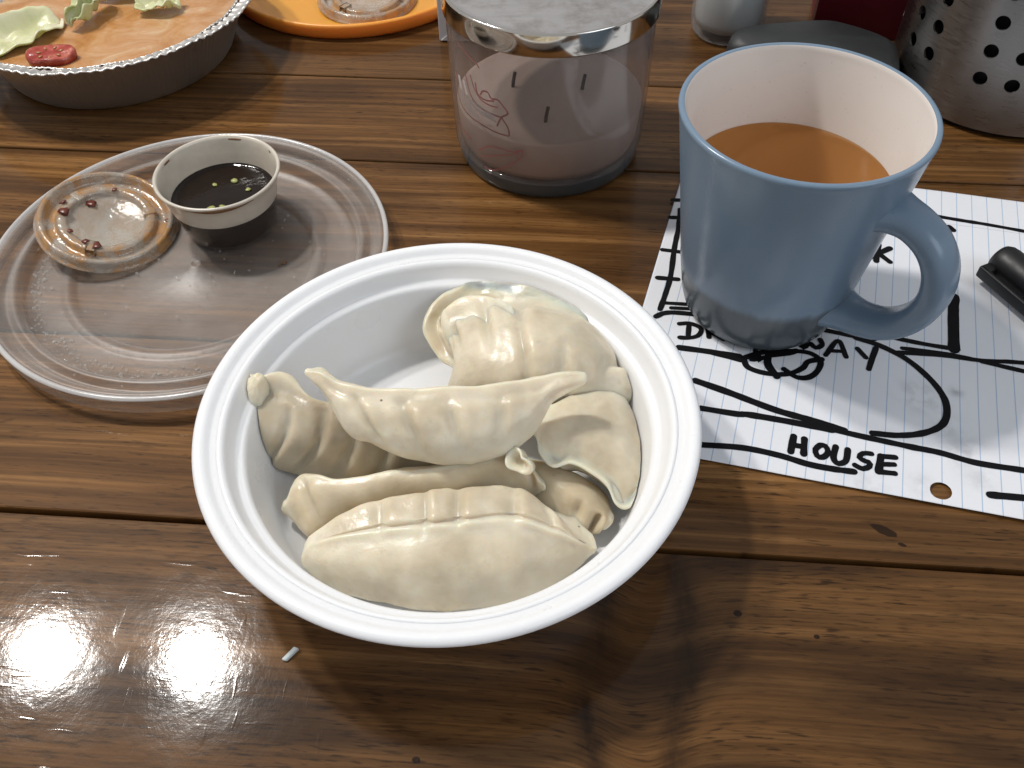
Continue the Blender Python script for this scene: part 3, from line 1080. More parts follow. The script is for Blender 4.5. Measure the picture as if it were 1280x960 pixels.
def stroke(pts, w=.0021, name='marker_line'):
    w *= 1.2 if name == 'marker_line' else .95
    P3 = [at(x, y, .001) for x, y in pts]
    L_ = sum((a - b).length for a, b in zip(P3, P3[1:]))
    n = max(8, int(L_ / .0012))
    path = spline(P3, n)
    verts, faces = [], []
    m_ = len(path)
    rs = random.random() * 40
    for k, p in enumerate(path):
        t = (path[min(k + 1, m_ - 1)] - path[max(k - 1, 0)]).normalized()
        sd_ = Vector((-t.y, t.x, 0))
        ww = w * .5 * (1 + .16 * noise.noise(Vector((k * .25, rs, 0))))
        for e in (-1, 1):
            q = p + sd_ * ww * e
            q.z = pz(q)
            verts.append(q)
    for k in range(m_ - 1):
        faces.append((2 * k, 2 * k + 1, 2 * k + 3, 2 * k + 2))
    # round ends
    for end, k, sg in ((0, 0, -1), (1, m_ - 1, 1)):
        t = (path[min(k + 1, m_ - 1)] - path[max(k - 1, 0)]).normalized() * sg
        sd_ = Vector((-t.y, t.x, 0))
        fan = []
        for q in range(7):
            a = -PI / 2 + PI * q / 6
            v = path[k] + (t * math.cos(a) + sd_ * math.sin(a)) * w * .5
            v.z = pz(v)
            verts.append(v)
            fan.append(len(verts) - 1)
        faces.append(tuple(fan))
    me = mesh(name, verts, faces)
    o = link(name, me, ink, paper)
    for p_ in me.polygons:
        if p_.normal.z < 0:
            p_.flip()
    return o


def C4(*pts):   # coordinates read off an enlarged view of the paper
    return [(x / 2.6667 + 800, y / 2.6667 + 300) for x, y in pts]


ST = [
    ([(841, 250.5), (849, 250.5)], .0022), ([(838, 272), (852, 272.5)], .0022),
    ([(850, 262), (848, 285), (843, 310), (838, 346), (831, 370), (825, 387)], .0021),
    ([(828, 312.5), (856, 316)], .0021), ([(822, 347.5), (847, 349.5)], .0022),
    ([(829, 379), (864, 381.5)], .0018), ([(839, 385.5), (866, 387)], .0018),
    ([(820, 396), (830, 392), (845, 391.5), (880, 395)], .0023),
    (C4((130, 360), (240, 375), (330, 389)), .0027), (C4((240, 378), (335, 402)), .0020),
    (C4((580, 276), (640, 284), (720, 300), (860, 330), (960, 350), (1058, 366)), .0021),
    (C4((585, 297), (640, 308), (710, 322)), .0022),
    (C4((1046, 190), (1044, 260), (1046, 366)), .0040),
    (C4((720, 328), (800, 354), (890, 400), (970, 468), (1015, 530), (1022, 585), (1000, 622), (940, 645), (860, 652), (775, 645)), .0024),
    (C4((185, 470), (300, 510), (450, 566), (560, 598), (680, 636)), .0028),
    (C4((640, 632), (760, 660), (900, 690), (1000, 710), (1120, 744), (1280, 770), (1340, 782)), .0024),
    (C4((205, 562), (320, 580), (365, 583), (500, 606), (640, 634)), .0026),
    (C4((205, 684), (340, 694), (460, 718), (560, 748), (640, 764), (712, 774)), .0024),
    (C4((875, 362), (960, 372), (1050, 386), (1140, 406)), .0018),
    (C4((860, 376), (1000, 385), (1140, 404), (1230, 408), (1330, 416)), .0020),
    (C4((1140, 407), (1210, 424), (1280, 440), (1340, 456)), .0022),
    (C4((1165, 852), (1230, 858), (1340, 868)), .0026),
    ([(1150, 267), (1200, 276), (1230, 281), (1280, 290), (1310, 296)], .0020),
    ([(1186, 284), (1191, 288)], .0026), ([(1091, 416), (1092, 423)], .0032),
    ([(1086, 323), (1112, 311)], .0026), ([(1098, 306), (1095, 327)], .0024), ([(1092, 313), (1112, 328)], .0024),
    # scribble under the word
    (C4((345, 395), (400, 378), (480, 372), (560, 378), (600, 405), (590, 440), (560, 460), (520, 458), (480, 432)), .0022),
    (C4((345, 395), (360, 425), (420, 445), (490, 448), (540, 430), (560, 408), (605, 400)), .0022),
    (C4((385, 372), (400, 405), (390, 380), (370, 400), (420, 392)), .0020),
    (C4((440, 350), (425, 410), (455, 455)), .0028), (C4((430, 385), (490, 380), (520, 372)), .0024),
]
for pts, w in ST:
    stroke(pts, w)
LET = [
    ([(849, 405.5), (861, 405), (873, 409), (876.5, 414), (872, 420.5), (861, 423), (849.5, 422.5)], .0024), ([(861, 407), (860, 422)], .0024),   # D
    ([(884, 405), (886, 422)], .0026), ([(884, 405), (896, 406), (896, 412), (887, 414), (904, 425)], .0026),                                    # R
    ([(908, 406), (914, 428)], .0022),                                                                                                          # I
    ([(920, 408), (932, 428), (940, 408)], .0022),                                                                                              # V
    (C4((415, 356), (475, 350)), .0028), (C4((440, 300), (438, 352)), .0026), (C4((440, 300), (472, 302)), .0022),                               # E
    (C4((522, 335), (545, 362), (562, 345), (585, 362), (606, 352), (600, 335)), .0026),                                                         # W
    (C4((618, 386), (660, 338), (686, 392)), .0024), (C4((634, 372), (680, 374)), .0022),                                                        # A
    (C4((724, 364), (752, 394)), .0024), (C4((786, 362), (772, 400), (762, 432)), .0026),                                                        # Y
    (C4((512, 655), (502, 706)), .0030), (C4((548, 664), (545, 714)), .0030), (C4((505, 683), (546, 690)), .0026),                               # H
    (C4((600, 684), (584, 700), (592, 722), (612, 724), (626, 708), (618, 688), (600, 684)), .0026),                                             # O
    (C4((652, 690), (644, 726), (658, 746), (680, 742), (688, 730), (692, 700)), .0027),                                                         # U
    (C4((770, 714), (744, 712), (730, 724), (744, 736), (764, 744), (762, 758), (740, 764), (716, 752)), .0025),                                 # S
    (C4((802, 722), (794, 774)), .0030), (C4((800, 722), (850, 726)), .0026), (C4((797, 749), (846, 750)), .0024), (C4((792, 774), (848, 780)), .0026),  # E
]
for pts, w in LET:
    stroke(pts, w, 'letter_stroke')

# ------------------------------------------------------------------ mug of tea
MC = Vector((.1108, .2914, .0012))


def glaze(name, a, b, rough=.32, bstr=.05, foot=None):
    g = N(name)
    co = g.coord()
    nz = g.noise(co, 35, 3)
    c = g.mix(nz, a, b)
    if foot:      # a second, darker dip round the foot with runs in the glaze
        x, y, z = g.sep(co)
        ang = g.math('ARCTAN2', y, x)
        run = g.noise(g.comb(g.math('MULTIPLY', ang, 5.0), g.math('MULTIPLY', z, 18.0), 0.0), 1.0, 3, .6)
        zz = g.math('MULTIPLY_ADD', run, .007, g.math('SUBTRACT', z, .0075))
        m_ = g.ramp(g.math('MULTIPLY', zz, 20.0), [(.38, 1.0), (.50, 0.0)], 'EASE')
        st = g.noise(g.comb(g.math('MULTIPLY', ang, 9.0), g.math('MULTIPLY', z, 25.0), 0.0), 1.0, 3, .6)
        c = g.mix(g.math('MULTIPLY', m_, .9), c, g.mix(st, tuple(q * .8 for q in foot), tuple(q * 1.35 for q in foot)))
    sp = g.ramp(g.noise(co, 900, 2), [(.68, 0.0), (.75, .35)])
    c = g.mix(sp, c, tuple(x * .6 for x in a))
    nb = g.bump(g.noise(co, 240, 3), bstr, .0008)
    return g.done(g.principled(Base_Color=c, Roughness=g.math('MULTIPLY_ADD', g.noise(co, 70, 3), .14, rough - .07), Normal=nb))


M['blue'] = glaze('blue grey glaze', (.150, .220, .300), (.178, .252, .335), .24, .05, (.050, .060, .064))
M['blue_handle'] = glaze('blue grey handle glaze', (.150, .220, .300), (.178, .252, .335), .24)
M['cream'] = glaze('cream white glaze', (.74, .69, .64), (.80, .75, .71), .16)
mug = thing('mug', 'blue grey tapered ceramic mug of tea with white inside, on the paper', 'mug', MC)
rim_h = .0984
ob = [(0, .0012), (.024, .0012), (.0255, 0), (.0285, .0), (.0312, .0013), (.0332, .0042), (.0346, .0090), (.0355, .0145), (.0363, .0195), (.0374, .026), (.0405, .050), (.0440, .076),
      (.0466, .0945), (.0470, .0965), (.0473, .0976), (.0471, .0985), (.0464, .0989), (.0455, .0989), (.0450, .0986)]
ib = [(.0450, .0986), (.0447, .0980), (.0446, .0965), (.0443, .094), (.0424, .080), (.0385, .052), (.0345, .024), (.0325, .013),
      (.0285, .0068), (.018, .0058), (0, .0058)]
link('body', lathe('body', ob, 128), M['blue'], mug)
link('lining', lathe('lining', ib, 128), M['cream'], mug)
HA = math.radians(-46)
hd = Vector((math.cos(HA), math.sin(HA), 0))
hp = [(.0395, .0745), (.0450, .0748), (.0525, .0738), (.0605, .0695), (.0662, .0615), (.0684, .0510), (.0668, .0410), (.0622, .0322), (.0548, .0252), (.0455, .0216), (.0375, .0208), (.0335, .0208)]
path = spline([hd * r + Vector((0, 0, z)) for r, z in hp], 60)


def hsec(k, u):
    fl = 1 + .55 * math.exp(-(u / .10) ** 2) + .55 * math.exp(-((1 - u) / .12) ** 2)
    a, b = .0082 * fl, .0056 * (1 + .15 * (fl - 1))
    return [(a * math.copysign(abs(math.cos(t)) ** .8, math.cos(t)), b * math.copysign(abs(math.sin(t)) ** .8, math.sin(t))) for t in [2 * PI * q / 28 for q in range(28)]]


hs_side = Vector((-math.sin(HA), math.cos(HA), 0))


def sweep_plane(name, path, section, side):
    n = len(path)
    bm = bmesh.new()
    rows = []
    for k, p in enumerate(path):
        t = (path[min(k + 1, n - 1)] - path[max(k - 1, 0)]).normalized()
        nor = side.cross(t).normalized()
        rows.append([bm.verts.new(p + side * a + nor * b) for a, b in section(k, k / (n - 1))])
    m_ = len(rows[0])
    for A, B in zip(rows, rows[1:]):
        for i in range(m_):
            bm.faces.new((A[i], A[(i + 1) % m_], B[(i + 1) % m_], B[i]))
    bm.faces.new(rows[0])
    bm.faces.new(rows[-1])
    return from_bm(name, bm)


link('handle', sweep_plane('handle', path, hsec, hs_side), M['blue_handle'], mug)


def tea_mat():
    g = N('tea')
    co = g.coord()
    c = g.mix(g.noise(co, 40, 2), (.36, .165, .055), (.42, .20, .075))
    nb = g.bump(g.noise(co, 60, 2), .06, .001)
    p = g.principled(Base_Color=c, Roughness=.04, Normal=nb, IOR=1.33)
    return g.done(g.mixs(.18, g.transparent((.955, .81, .62)), p))


tz = .0655
ri = .0385 + (.0424 - .0385) * (tz - .052) / .028
tea = tag(link('tea', lathe('tea', [(0, tz), (ri - .003, tz), (ri - .0012, tz + .0002), (ri - .0004, tz + .0008), (ri - .0010, tz - .004), (.0342, .0260), (.0310, .0120), (.0270, .0072), (.018, .0062), (0, .0062)], 96), tea_mat(), None, MC),
          'amber brown tea filling the blue grey mug', 'tea')

# ------------------------------------------------------------------ candle jar
KC = Vector((.0221, .416, 0))
M['jar'] = clear_plastic('grey candle glass', milk=.10, milkcol=(.50, .44, .42), rough=.08, haze_var=.5, hscale=22, tint=(.89, .87, .86), bump=.03, edge=.30)
M['jarbase'] = clear_plastic('thick glass foot', milk=.45, milkcol=(.17, .19, .20), rough=.06, haze_var=.2, hscale=22, tint=(.55, .60, .62), bump=.02, edge=.3)


def chrome():
    g = N('polished metal')
    co = g.coord()
    return g.done(g.principled(Base_Color=(.66, .63, .58), Metallic=1.0, Roughness=g.math('MULTIPLY_ADD', g.noise(co, 60, 3), .08, .07), Normal=g.bump(g.noise(co, 45, 2), .06, .002)))


def brushed(name, col, rough=.34, along='z', dirt=0.0):
    g = N(name)
    co = g.coord()
    x, y, z = g.sep(co)
    tan = None
    if along == 'z':
        tn = g.n('Tangent', direction_type='RADIAL', axis='Z')
        tan = tn.outputs[0]
        ang = g.math('ARCTAN2', y, x)
        v = g.comb(g.math('MULTIPLY', ang, 6.0), g.math('MULTIPLY', z, 900.0), 0.0)
    else:
        v = g.mapping(co, (30, 1400, 1))
    nz = g.noise(v, 1.0, 3, .6)
    c = g.mix(nz, tuple(x_ * .8 for x_ in col), col)
    if dirt:
        c = g.mix(g.math('MULTIPLY', g.ramp(g.noise(co, 70, 4, .65), [(.45, 0.0), (.65, 1.0)]), dirt), c, (.18, .13, .10))
    return g.done(g.principled(Base_Color=c, Metallic=1.0, Roughness=g.math('MULTIPLY_ADD', nz, .2, rough - .1), Normal=g.bump(nz, .10, .0004), Tangent=tan, Anisotropic=.75 if tan else 0.0, Anisotropic_Rotation=.25))


candle = thing('jar_candle', 'three wick candle in grey glass jar with pink flower print and metal lid', 'candle', KC)
Rj = .0490
jar = [(.0480, .0088), (Rj, .0120), (.0500, .040), (.0504, .078), (.0504, .082), (.0490, .082), (.0488, .078), (.0485, .040), (.0468, .014), (.0466, .0100)]
link('glass_jar', lathe('glass_jar', jar + [jar[0]], 128), M['jar'], candle)
foot = [(0, .0006), (.042, .0006), (.0455, .0), (.0467, .0012), (.0474, .0040), (.0480, .0086), (.0478, .0094), (.0455, .0100), (0, .0100)]
link('glass_foot', lathe('glass_foot', foot, 128), M['jarbase'], candle)
wax_m = simple('candle wax', (.68, .56, .49), .45, var=.08, vscale=30, bump=.1, bscale=60, Subsurface_Weight=.3, Subsurface_Radius=(1, .7, .5), Subsurface_Scale=.005)
wax = link('wax', lathe('wax', [(0, .0104), (.0450, .0104), (.0462, .014), (.0474, .0312), (.0468, .0322), (.044, .0318), (0, .0314)], 96), wax_m, candle)
wickm = simple('burnt wick', (.012, .010, .009), .9)
for px, py in [(682, 147), (641, 103), (728, 106)]:
    b = at(px, py, .034) - KC
    b.z = .031
    pth = spline([b, b + Vector((.0004, 0, .004)), b + Vector((.0012, .0004, .0085))], 8)
    link('wick', sweep('wick', pth, lambda k, u: [(.0009 * math.cos(t), .0009 * math.sin(t)) for t in [2 * PI * q / 8 for q in range(8)]], up=Vector((1, 0, 0))), wickm, wax)
lid_c = link('metal_lid', lathe('metal_lid', [(0, .0906), (.047, .0906), (.0495, .0906), (.0506, .0909)], 128),
             brushed('brushed lid top', (.74, .72, .70), .40, 'x', .35), candle)
band = [(.0506, .0909), (.0514, .0911), (.0519, .0907), (.0520, .0900), (.0520, .0806), (.0518, .0800), (.0512, .0800), (.0512, .0880), (.0505, .0902)]
link('lid_band', lathe('lid_band', band, 128), chrome(), lid_c)
# flower outline printed on the glass
M['print'] = simple('pink print', (.34, .14, .13), .5, var=.2)
M['print2'] = simple('white print', (.62, .56, .56), .5, var=.1)


def jar_pt(px, py, r_off=.0003):
    """where the sight line of the photo meets the jar's wall"""
    o_ = Vector((0, 0, CAMH))
    d_ = (at(px, py, 0) - o_).normalized()
    for k in range(4000):
        p = o_ + d_ * (.25 + k * .0001)
        rr = math.hypot(p.x - KC.x, p.y - KC.y)
        z = p.z
        if z < .0:
            break
        R_ = (Rj + (.0504 - Rj) * min(1, max(0, (z - .012) / .066))) + r_off
        if rr <= R_:
            a = math.atan2(p.y - KC.y, p.x - KC.x)
            return a, z
    return None


def print_line(pts, w, m):
    q = [jar_pt(*p) for p in pts]
    q = [Vector((a, z, 0)) for a, z in [x for x in q if x]]
    if len(q) < 2:
        return
    pp = spline(q, max(6, len(q) * 5))
    verts, faces = [], []
    for k, p in enumerate(pp):
        t = pp[min(k + 1, len(pp) - 1)] - pp[max(k - 1, 0)]
        t = Vector((t.x * .05, t.y, 0)).normalized()
        nn = Vector((-t.y, t.x, 0)) * w * .5
        for e in (-1, 1):
            a, z = p.x + nn.x * e / .05, p.y + nn.y * e
            R_ = (Rj + (.0504 - Rj) * min(1, max(0, (z - .012) / .066))) + .0003
            verts.append((R_ * math.cos(a), R_ * math.sin(a), z))
    for k in range(len(pp) - 1):
        faces.append((2 * k, 2 * k + 1, 2 * k + 3, 2 * k + 2))
    link('printed_line', mesh('printed_line', verts, faces), m, candle)


def K(*pts):   # read off an enlarged view of the jar
    return [(x / 3.2 + 480, y / 3.2) for x, y in pts]


for pts, w, m in [
    (K((292, 165), (310, 190), (330, 215), (350, 235), (368, 252), (380, 272)), .0008, 'print'),
    (K((300, 300), (308, 350), (320, 400), (345, 440), (380, 470)), .0022, 'print2'),
    (K((318, 320), (330, 370), (350, 415), (390, 450), (440, 470)), .0016, 'print2'),
    (K((290, 290), (296, 360), (312, 420), (345, 465), (395, 500), (450, 530), (500, 545)), .0008, 'print'),
    (K((325, 290), (335, 340), (352, 390), (385, 430), (430, 455), (470, 470)), .0008, 'print'),
    (K((345, 300), (360, 350), (385, 395), (420, 420), (455, 430)), .0008, 'print'),
    (K((365, 330), (375, 375), (405, 400), (440, 405)), .0009, 'print'),
    (K((385, 380), (395, 365), (415, 370), (430, 395), (455, 400), (480, 430), (495, 455), (470, 470), (452, 505)), .0009, 'print'),
    (K((350, 400), (400, 440), (450, 465)), .0016, 'print2'),
    (K((360, 430), (410, 465), (455, 490)), .0014, 'print2'),
    (K((470, 470), (495, 510), (502, 545)), .0008, 'print'),
    (K((380, 600), (420, 585), (470, 595), (520, 608), (552, 600), (545, 630), (520, 650), (480, 672), (440, 680), (400, 665)), .0008, 'print'),
    (K((390, 625), (450, 622), (510, 618), (548, 604)), .0007, 'print'),
    (K((300, 480), (318, 520), (350, 555)), .0010, 'print'),
]:
    print_line(pts, w, M[m])

# ------------------------------------------------------------------ white carton behind the candle
cb = at(549.5, 52, 0)
carton = thing('carton', 'white cardboard carton standing behind the jar candle', 'carton', (cb.x, cb.y, 0), math.radians(-4))
white_card = simple('white card', (.66, .66, .68), .6, var=.05)
bm = bmesh.new()
box_bm(bm, (0, 0, .0004), (.052, .050, .125), .0008, 2)
link('carton_body', from_bm('carton_body', bm), white_card, carton, smooth=False)
bm = bmesh.new()
box_bm(bm, (.0012, -.0008, .001), (.0505, -.0001, .012), .0002, 1)
for v in bm.verts:
    if v.co.x < .02 and v.co.z > .008:
        v.co.x += .011
link('tuck_flap', from_bm('tuck_flap', bm), white_card, carton, smooth=False)

# ------------------------------------------------------------------ foil pan with salad
FC = Vector((-.2355, .5236, 0))


def foil():
    g = N('aluminium foil')
    co = g.coord()
    x, y, z = g.sep(co)
    ang = g.math('ARCTAN2', y, x)
    crk = g.noise(g.comb(g.math('MULTIPLY', ang, 60.0), g.math('MULTIPLY', z, 90.0), 0.0), 1.0, 3, .6)
    lump = g.noise(co, 70, 4, .6)
    nb = g.bump(g.math('ADD', crk, lump), .5, .0012)
    return g.done(g.principled(Base_Color=(.70, .68, .65), Metallic=1.0, Roughness=.42, Normal=nb))


M['foil'] = foil()
pan = thing('foil_pan', 'round crimped foil pan holding salad in orange dressing', 'pan', FC)


def crimp(r, z, a):
    k = max(0, min(1, (z - .004) / .03))
    fl = .0006 * math.sin(a * 150) * k
    wv = .0012 * noise.noise(Vector((math.cos(a) * 4, math.sin(a) * 4, 1))) * k
    return r + fl + wv, z + .0010 * noise.noise(Vector((math.cos(a) * 6, math.sin(a) * 6, 5))) * k


panp = [(0, .0010), (.060, .0010), (.0640, .0004), (.0660, .0010), (.0676, .0030), (.0700, .0080), (.0790, .0300), (.0812, .0345), (.0826, .0352),
        (.0822, .0358), (.0806, .0350), (.0784, .0303), (.0694, .0085), (.0655, .0035), (.060, .0018), (0, .0018)]
link('pan_wall', lathe('pan_wall', panp, 480, crimp), M['foil'], pan)


def crimp2(r, z, a):
    return (r + .0010 * noise.noise(Vector((math.cos(a) * 7, math.sin(a) * 7, 2))) + .0005 * math.sin(a * 120 + 3 * noise.noise(Vector((a * 5, 0, 0)))),
            z + .0016 * noise.noise(Vector((math.cos(a) * 5, math.sin(a) * 5, 8))) + .0004 * math.sin(a * 97))


rp = [(.0826, .0356), (.0850, .0358), (.0880, .0366), (.0897, .0376), (.0905, .0372), (.0900, .0362), (.0878, .0352), (.0848, .0348), (.0826, .0350)]
link('rim', lathe('rim', rp + [rp[0]], 480, crimp2), M['foil'], pan)


def dressing():
    g = N('creamy orange dressing')
    co = g.coord()
    n1 = g.noise(g.mapping(co, (45, 60, 20)), 1.0, 4, .6, .8)
    c = g.ramp(n1, [(.30, (.36, .155, .045)), (.48, (.46, .225, .085)), (.62, (.52, .30, .15)), (.75, (.58, .43, .26))])
    return g.done(g.principled(Base_Color=c, Roughness=.22, Normal=g.bump(g.noise(co, 90, 3), .5, .002), Subsurface_Weight=.2, Subsurface_Radius=(1, .6, .3), Subsurface_Scale=.004))


verts, faces = [], []
nr, na = 26, 96
for i in range(nr + 1):
    for k in range(na):
        r, a = .0750 * i / nr, 2 * PI * k / na
        x, y = r * math.cos(a), r * math.sin(a)
        verts.append((x, y, .0225 + .0028 * noise.noise(Vector((x * 38, y * 38, 1))) * (1 - (i / nr) ** 6)))
for i in range(nr):
    for k in range(na):
        faces.append((i * na + k, i * na + (k + 1) % na, (i + 1) * na + (k + 1) % na, (i + 1) * na + k))
tag(link('salad_dressing', mesh('salad_dressing', verts, faces), dressing(), None, FC), 'creamy orange dressing pooled in the foil pan', 'dressing')


def lettuce_mat():
    g = N('pale lettuce')
    co = g.coord()
    c = g.ramp(g.noise(co, 60, 3), [(.3, (.44, .45, .22)), (.5, (.56, .56, .34)), (.7, (.66, .64, .46))])
    c = g.mix(g.ramp(g.noise(g.mapping(co, (300, 60, 60)), 1, 3), [(.55, 0.0), (.7, .35)]), c, (.60, .62, .40))
    return g.done(g.principled(Base_Color=c, Roughness=.35, Normal=g.bump(g.noise(co, 120, 3), .4, .0015), Subsurface_Weight=.3, Subsurface_Radius=(.6, 1, .3), Subsurface_Scale=.003))


M['lett'] = lettuce_mat()


def leaf(center, L_, W_, rz, curl, seed, label, tilt=0.0):
    verts, faces = [], []
    n, m_ = 40, 24
    for i in range(n + 1):
        for j in range(m_ + 1):
            u, v = i / n * 2 - 1, j / m_ * 2 - 1
            wd = W_ * (1 - abs(u) ** 3 * .5)
            x = L_ * u
            th = v * curl
            y = wd * math.sin(th) / max(.3, curl) * 1.0
            z = wd * (1 - math.cos(th)) / max(.3, curl)
            nz = noise.noise(Vector((u * 2.5 + seed, v * 2.2, seed)))
            verts.append((x, y + .003 * nz, z + .004 * nz + .0010 * math.sin(u * 5 + seed) * abs(v)))
    for i in range(n):
        for j in range(m_):
            a = i * (m_ + 1) + j
            faces.append((a, a + 1, a + m_ + 2, a + m_ + 1))
    o = link('lettuce_leaf', mesh('lettuce_leaf', verts, faces), M['lett'], None, center)
    sm_ = o.modifiers.new('thickness', 'SOLIDIFY')
    sm_.thickness = .0009
    o.rotation_euler = (tilt, 0, rz)
    return tag(o, label, 'lettuce')


leaf(at(28, 45, .0245), .024, .016, .9, .9, 1.2, 'flat pale lettuce leaf beside the tomato at the foil pan\'s wall', .25)
leaf(at(108, 12, .028), .017, .014, 1.2, 2.4, 4.7, 'curled ring shaped green lettuce piece in the orange dressing', .5)
leaf(at(198, 6, .026), .013, .010, .2, 1.2, 7.1, 'small green lettuce piece in dressing farthest from the tomato', .2)
leaf(at(165, -22, .027), .026, .016, .4, 1.0, 9.4, 'broad lettuce leaf at the back of the foil pan', .2)


def tomato():
    g = N('tomato flesh')
    co = g.coord()
    c = g.ramp(g.noise(co, 160, 3, .6), [(.35, (.24, .022, .014)), (.55, (.36, .060, .040)), (.72, (.50, .16, .11))])
    return g.done(g.principled(Base_Color=c, Roughness=.18, Normal=g.bump(g.noise(co, 300, 3), .4, .001)))


tm = thing('tomato_slice', 'red tomato slice half sunk in dressing by the foil pan\'s near edge', 'tomato', at(64, 70, .0250))
tprof = [(0, .0022), (.006, .0020), (.0095, .0026), (.0108, .0024), (.0114, .0010), (.0112, -.002), (.009, -.004), (0, -.004)]
tw = lambda r, z, a: (r * (1 + .10 * math.cos(2 * a) + .03 * math.sin(5 * a)), z + .0006 * math.sin(3 * a) * (r / .011))
ts = link('flesh', lathe('flesh', tprof, 48, tw), tomato(), tm)
ts.scale = (1.1, .78, 1)
tm.rotation_euler = (.12, 0, .1)
seedm = simple('tomato seed', (.45, .22, .08), .25)
for k in range(7):
    a = k * .9 + .3
    bm = bmesh.new()
    bmesh.ops.create_icosphere(bm, subdivisions=1, radius=.0011, matrix=Matrix.Rotation(a, 4, 'Z') @ Matrix.Diagonal((1.5, .8, .4, 1)))
    link('seed', from_bm('seed', bm), seedm, tm, (.0062 * math.cos(a), .0045 * math.sin(a), .0023))

# ------------------------------------------------------------------ orange plate with another cup lid
OC = Vector((-.1003, .6180, 0))


def orange_plastic():
    g = N('orange plastic')
    co = g.coord()
    c = g.mix(g.noise(co, 25, 3), (.74, .29, .035), (.82, .36, .06))
    return g.done(g.principled(Base_Color=c, Roughness=.38, Subsurface_Weight=.5, Subsurface_Radius=(1, .5, .15), Subsurface_Scale=.008, Normal=g.bump(g.noise(co, 200, 2), .05, .0008)))


plate = thing('orange_plate', 'bright orange plastic plate beyond the foil pan', 'plate', OC)
pp_ = [(0, .0020), (.070, .0020), (.0790, .0026), (.0835, .0050), (.0858, .0094), (.0872, .0105), (.0887, .0104), (.0894, .0094), (.0890, .0060), (.0876, .0022), (.0862, .0004),
       (.080, .0), (.070, .0006), (0, .0006)]
link('plate_body', lathe('plate_body', pp_, 128), orange_plastic(), plate)
lp_ = at(459, -2, .0040)
cup_lid('small clear cup lid with sauce traces lying on the orange plate', Vector((lp_.x, lp_.y, .0022)), (0.02, -.03, 1))

# ------------------------------------------------------------------ salt jar, dark block, red box, steel holder
sa = Vector((.1375, .5330, 0))
salt = thing('salt_shaker', 'clear glass shaker full of white salt behind the mug', 'shaker', sa)
M['glass'] = clear_plastic('shaker glass', milk=.10, milkcol=(.6, .6, .6), rough=.06, tint=(.90, .91, .91), bump=.02, edge=.5)
gp = [(0, .0004), (.017, .0), (.0205, .0012), (.0222, .0045), (.0226, .012), (.0214, .060), (.0180, .072), (.0180, .080), (.0168, .080), (.0168, .072), (.0198, .060), (.0208, .012), (.0200, .0070), (.015, .0052), (0, .0052)]
link('glass_body', lathe('glass_body', gp, 72), M['glass'], salt)
link('cap', lathe('cap', [(.0186, .070), (.0190, .072), (.0190, .086), (.0175, .092), (.010, .0955), (0, .096)], 64), chrome(), salt)
saltm = simple('salt', (.74, .74, .73), .8, var=.1, vscale=900, bump=.6, bscale=1500)
tag(link('salt', lathe('salt', [(0, .0055), (.0150, .0056), (.0196, .0072), (.0204, .012), (.0198, .050), (.012, .0525), (0, .051)], 64), saltm, None, sa), 'white table salt filling the glass shaker', 'salt')

# dark grey rubbery block
blk = [at(916, 43, .022), at(938, 33, .023), at(985, 28, .024), at(1030, 26, .025), at(1062, 32, .025), at(1108, 48, .024), at(1121, 60, .022), at(1118, 92, .020), at(1060, 84, .020), at(985, 66, .020), at(925, 60, .020)]
bm = bmesh.new()
cen_ = sum(blk, Vector()) / len(blk)
org = Vector((cen_.x, cen_.y, 0))
top = [bm.verts.new(p - org) for p in spline(blk, 66, closed=True)]
rings_ = [top]
for f_, zf in ((1.03, .82), (1.05, .5), (1.04, .12), (1.0, .01)):
    rings_.append([bm.verts.new((v.co.x * f_, v.co.y * f_, v.co.z * zf)) for v in top])
for A, B in zip(rings_, rings_[1:]):
    for i in range(len(A)):
        bm.faces.new((A[i], A[(i + 1) % len(A)], B[(i + 1) % len(A)], B[i]))
inn = [bm.verts.new((v.co.x * .88, v.co.y * .80, v.co.z + .0022)) for v in top]
for i in range(len(top)):
    bm.faces.new((top[i], inn[i], inn[(i + 1) % len(top)], top[(i + 1) % len(top)]))
c_ = bm.verts.new((0, 0, .026))
for i in range(len(inn)):
    bm.faces.new((inn[i], c_, inn[(i + 1) % len(inn)]))
bmesh.ops.recalc_face_normals(bm, faces=bm.faces)
greyrub = simple('dark grey rubber', (.022, .024, .025), .5, var=.25, vscale=60, bump=.3, bscale=200)
tag(link('grey_block', from_bm('grey_block', bm), greyrub, None, org), 'dark grey wedge shaped block lying between salt shaker and steel holder', 'block')

rb = at(1021, 30, .012)
redbox = thing('red_box', 'dark maroon box standing behind the grey block', 'box', (rb.x + .002, rb.y + .012, 0), math.radians(-14))
bm = bmesh.new()
box_bm(bm, (0, 0, .0003), (.085, .040, .075), .0012, 2)
link('box_body', from_bm('box_body', bm), simple('maroon card', (.115, .008, .016), .35, var=.15), redbox, smooth=False)
bm = bmesh.new()
box_bm(bm, (-.0006, -.0006, .0752), (.0856, .0406, .090), .0012, 2)
link('box_lid', from_bm('box_lid', bm), simple('maroon card lid', (.125, .010, .018), .35, var=.15), redbox, smooth=False)

# perforated steel holder
UC = Vector((.2830, .4690, 0))
RU = .0605
steel = thing('utensil_holder', 'perforated stainless steel utensil holder standing behind the mug', 'utensil holder', UC)
bm = bmesh.new()
cell = .0150
pairs = 8
circ_n = pairs * 3      # columns: hole, hole, plain
dth = 2 * PI / circ_n
zb = .0238
rows_n = 8
cache = {}
wall_faces = []


def cyl(s, z):
    key = (round(s, 5), round(z, 6))
    k_ = (round((s % (2 * PI)), 4) % round(2 * PI, 4), round(z, 6))
    if k_ not in cache:
        cache[k_] = bm.verts.new((RU * math.cos(s), RU * math.sin(s), z))
    return cache[k_]


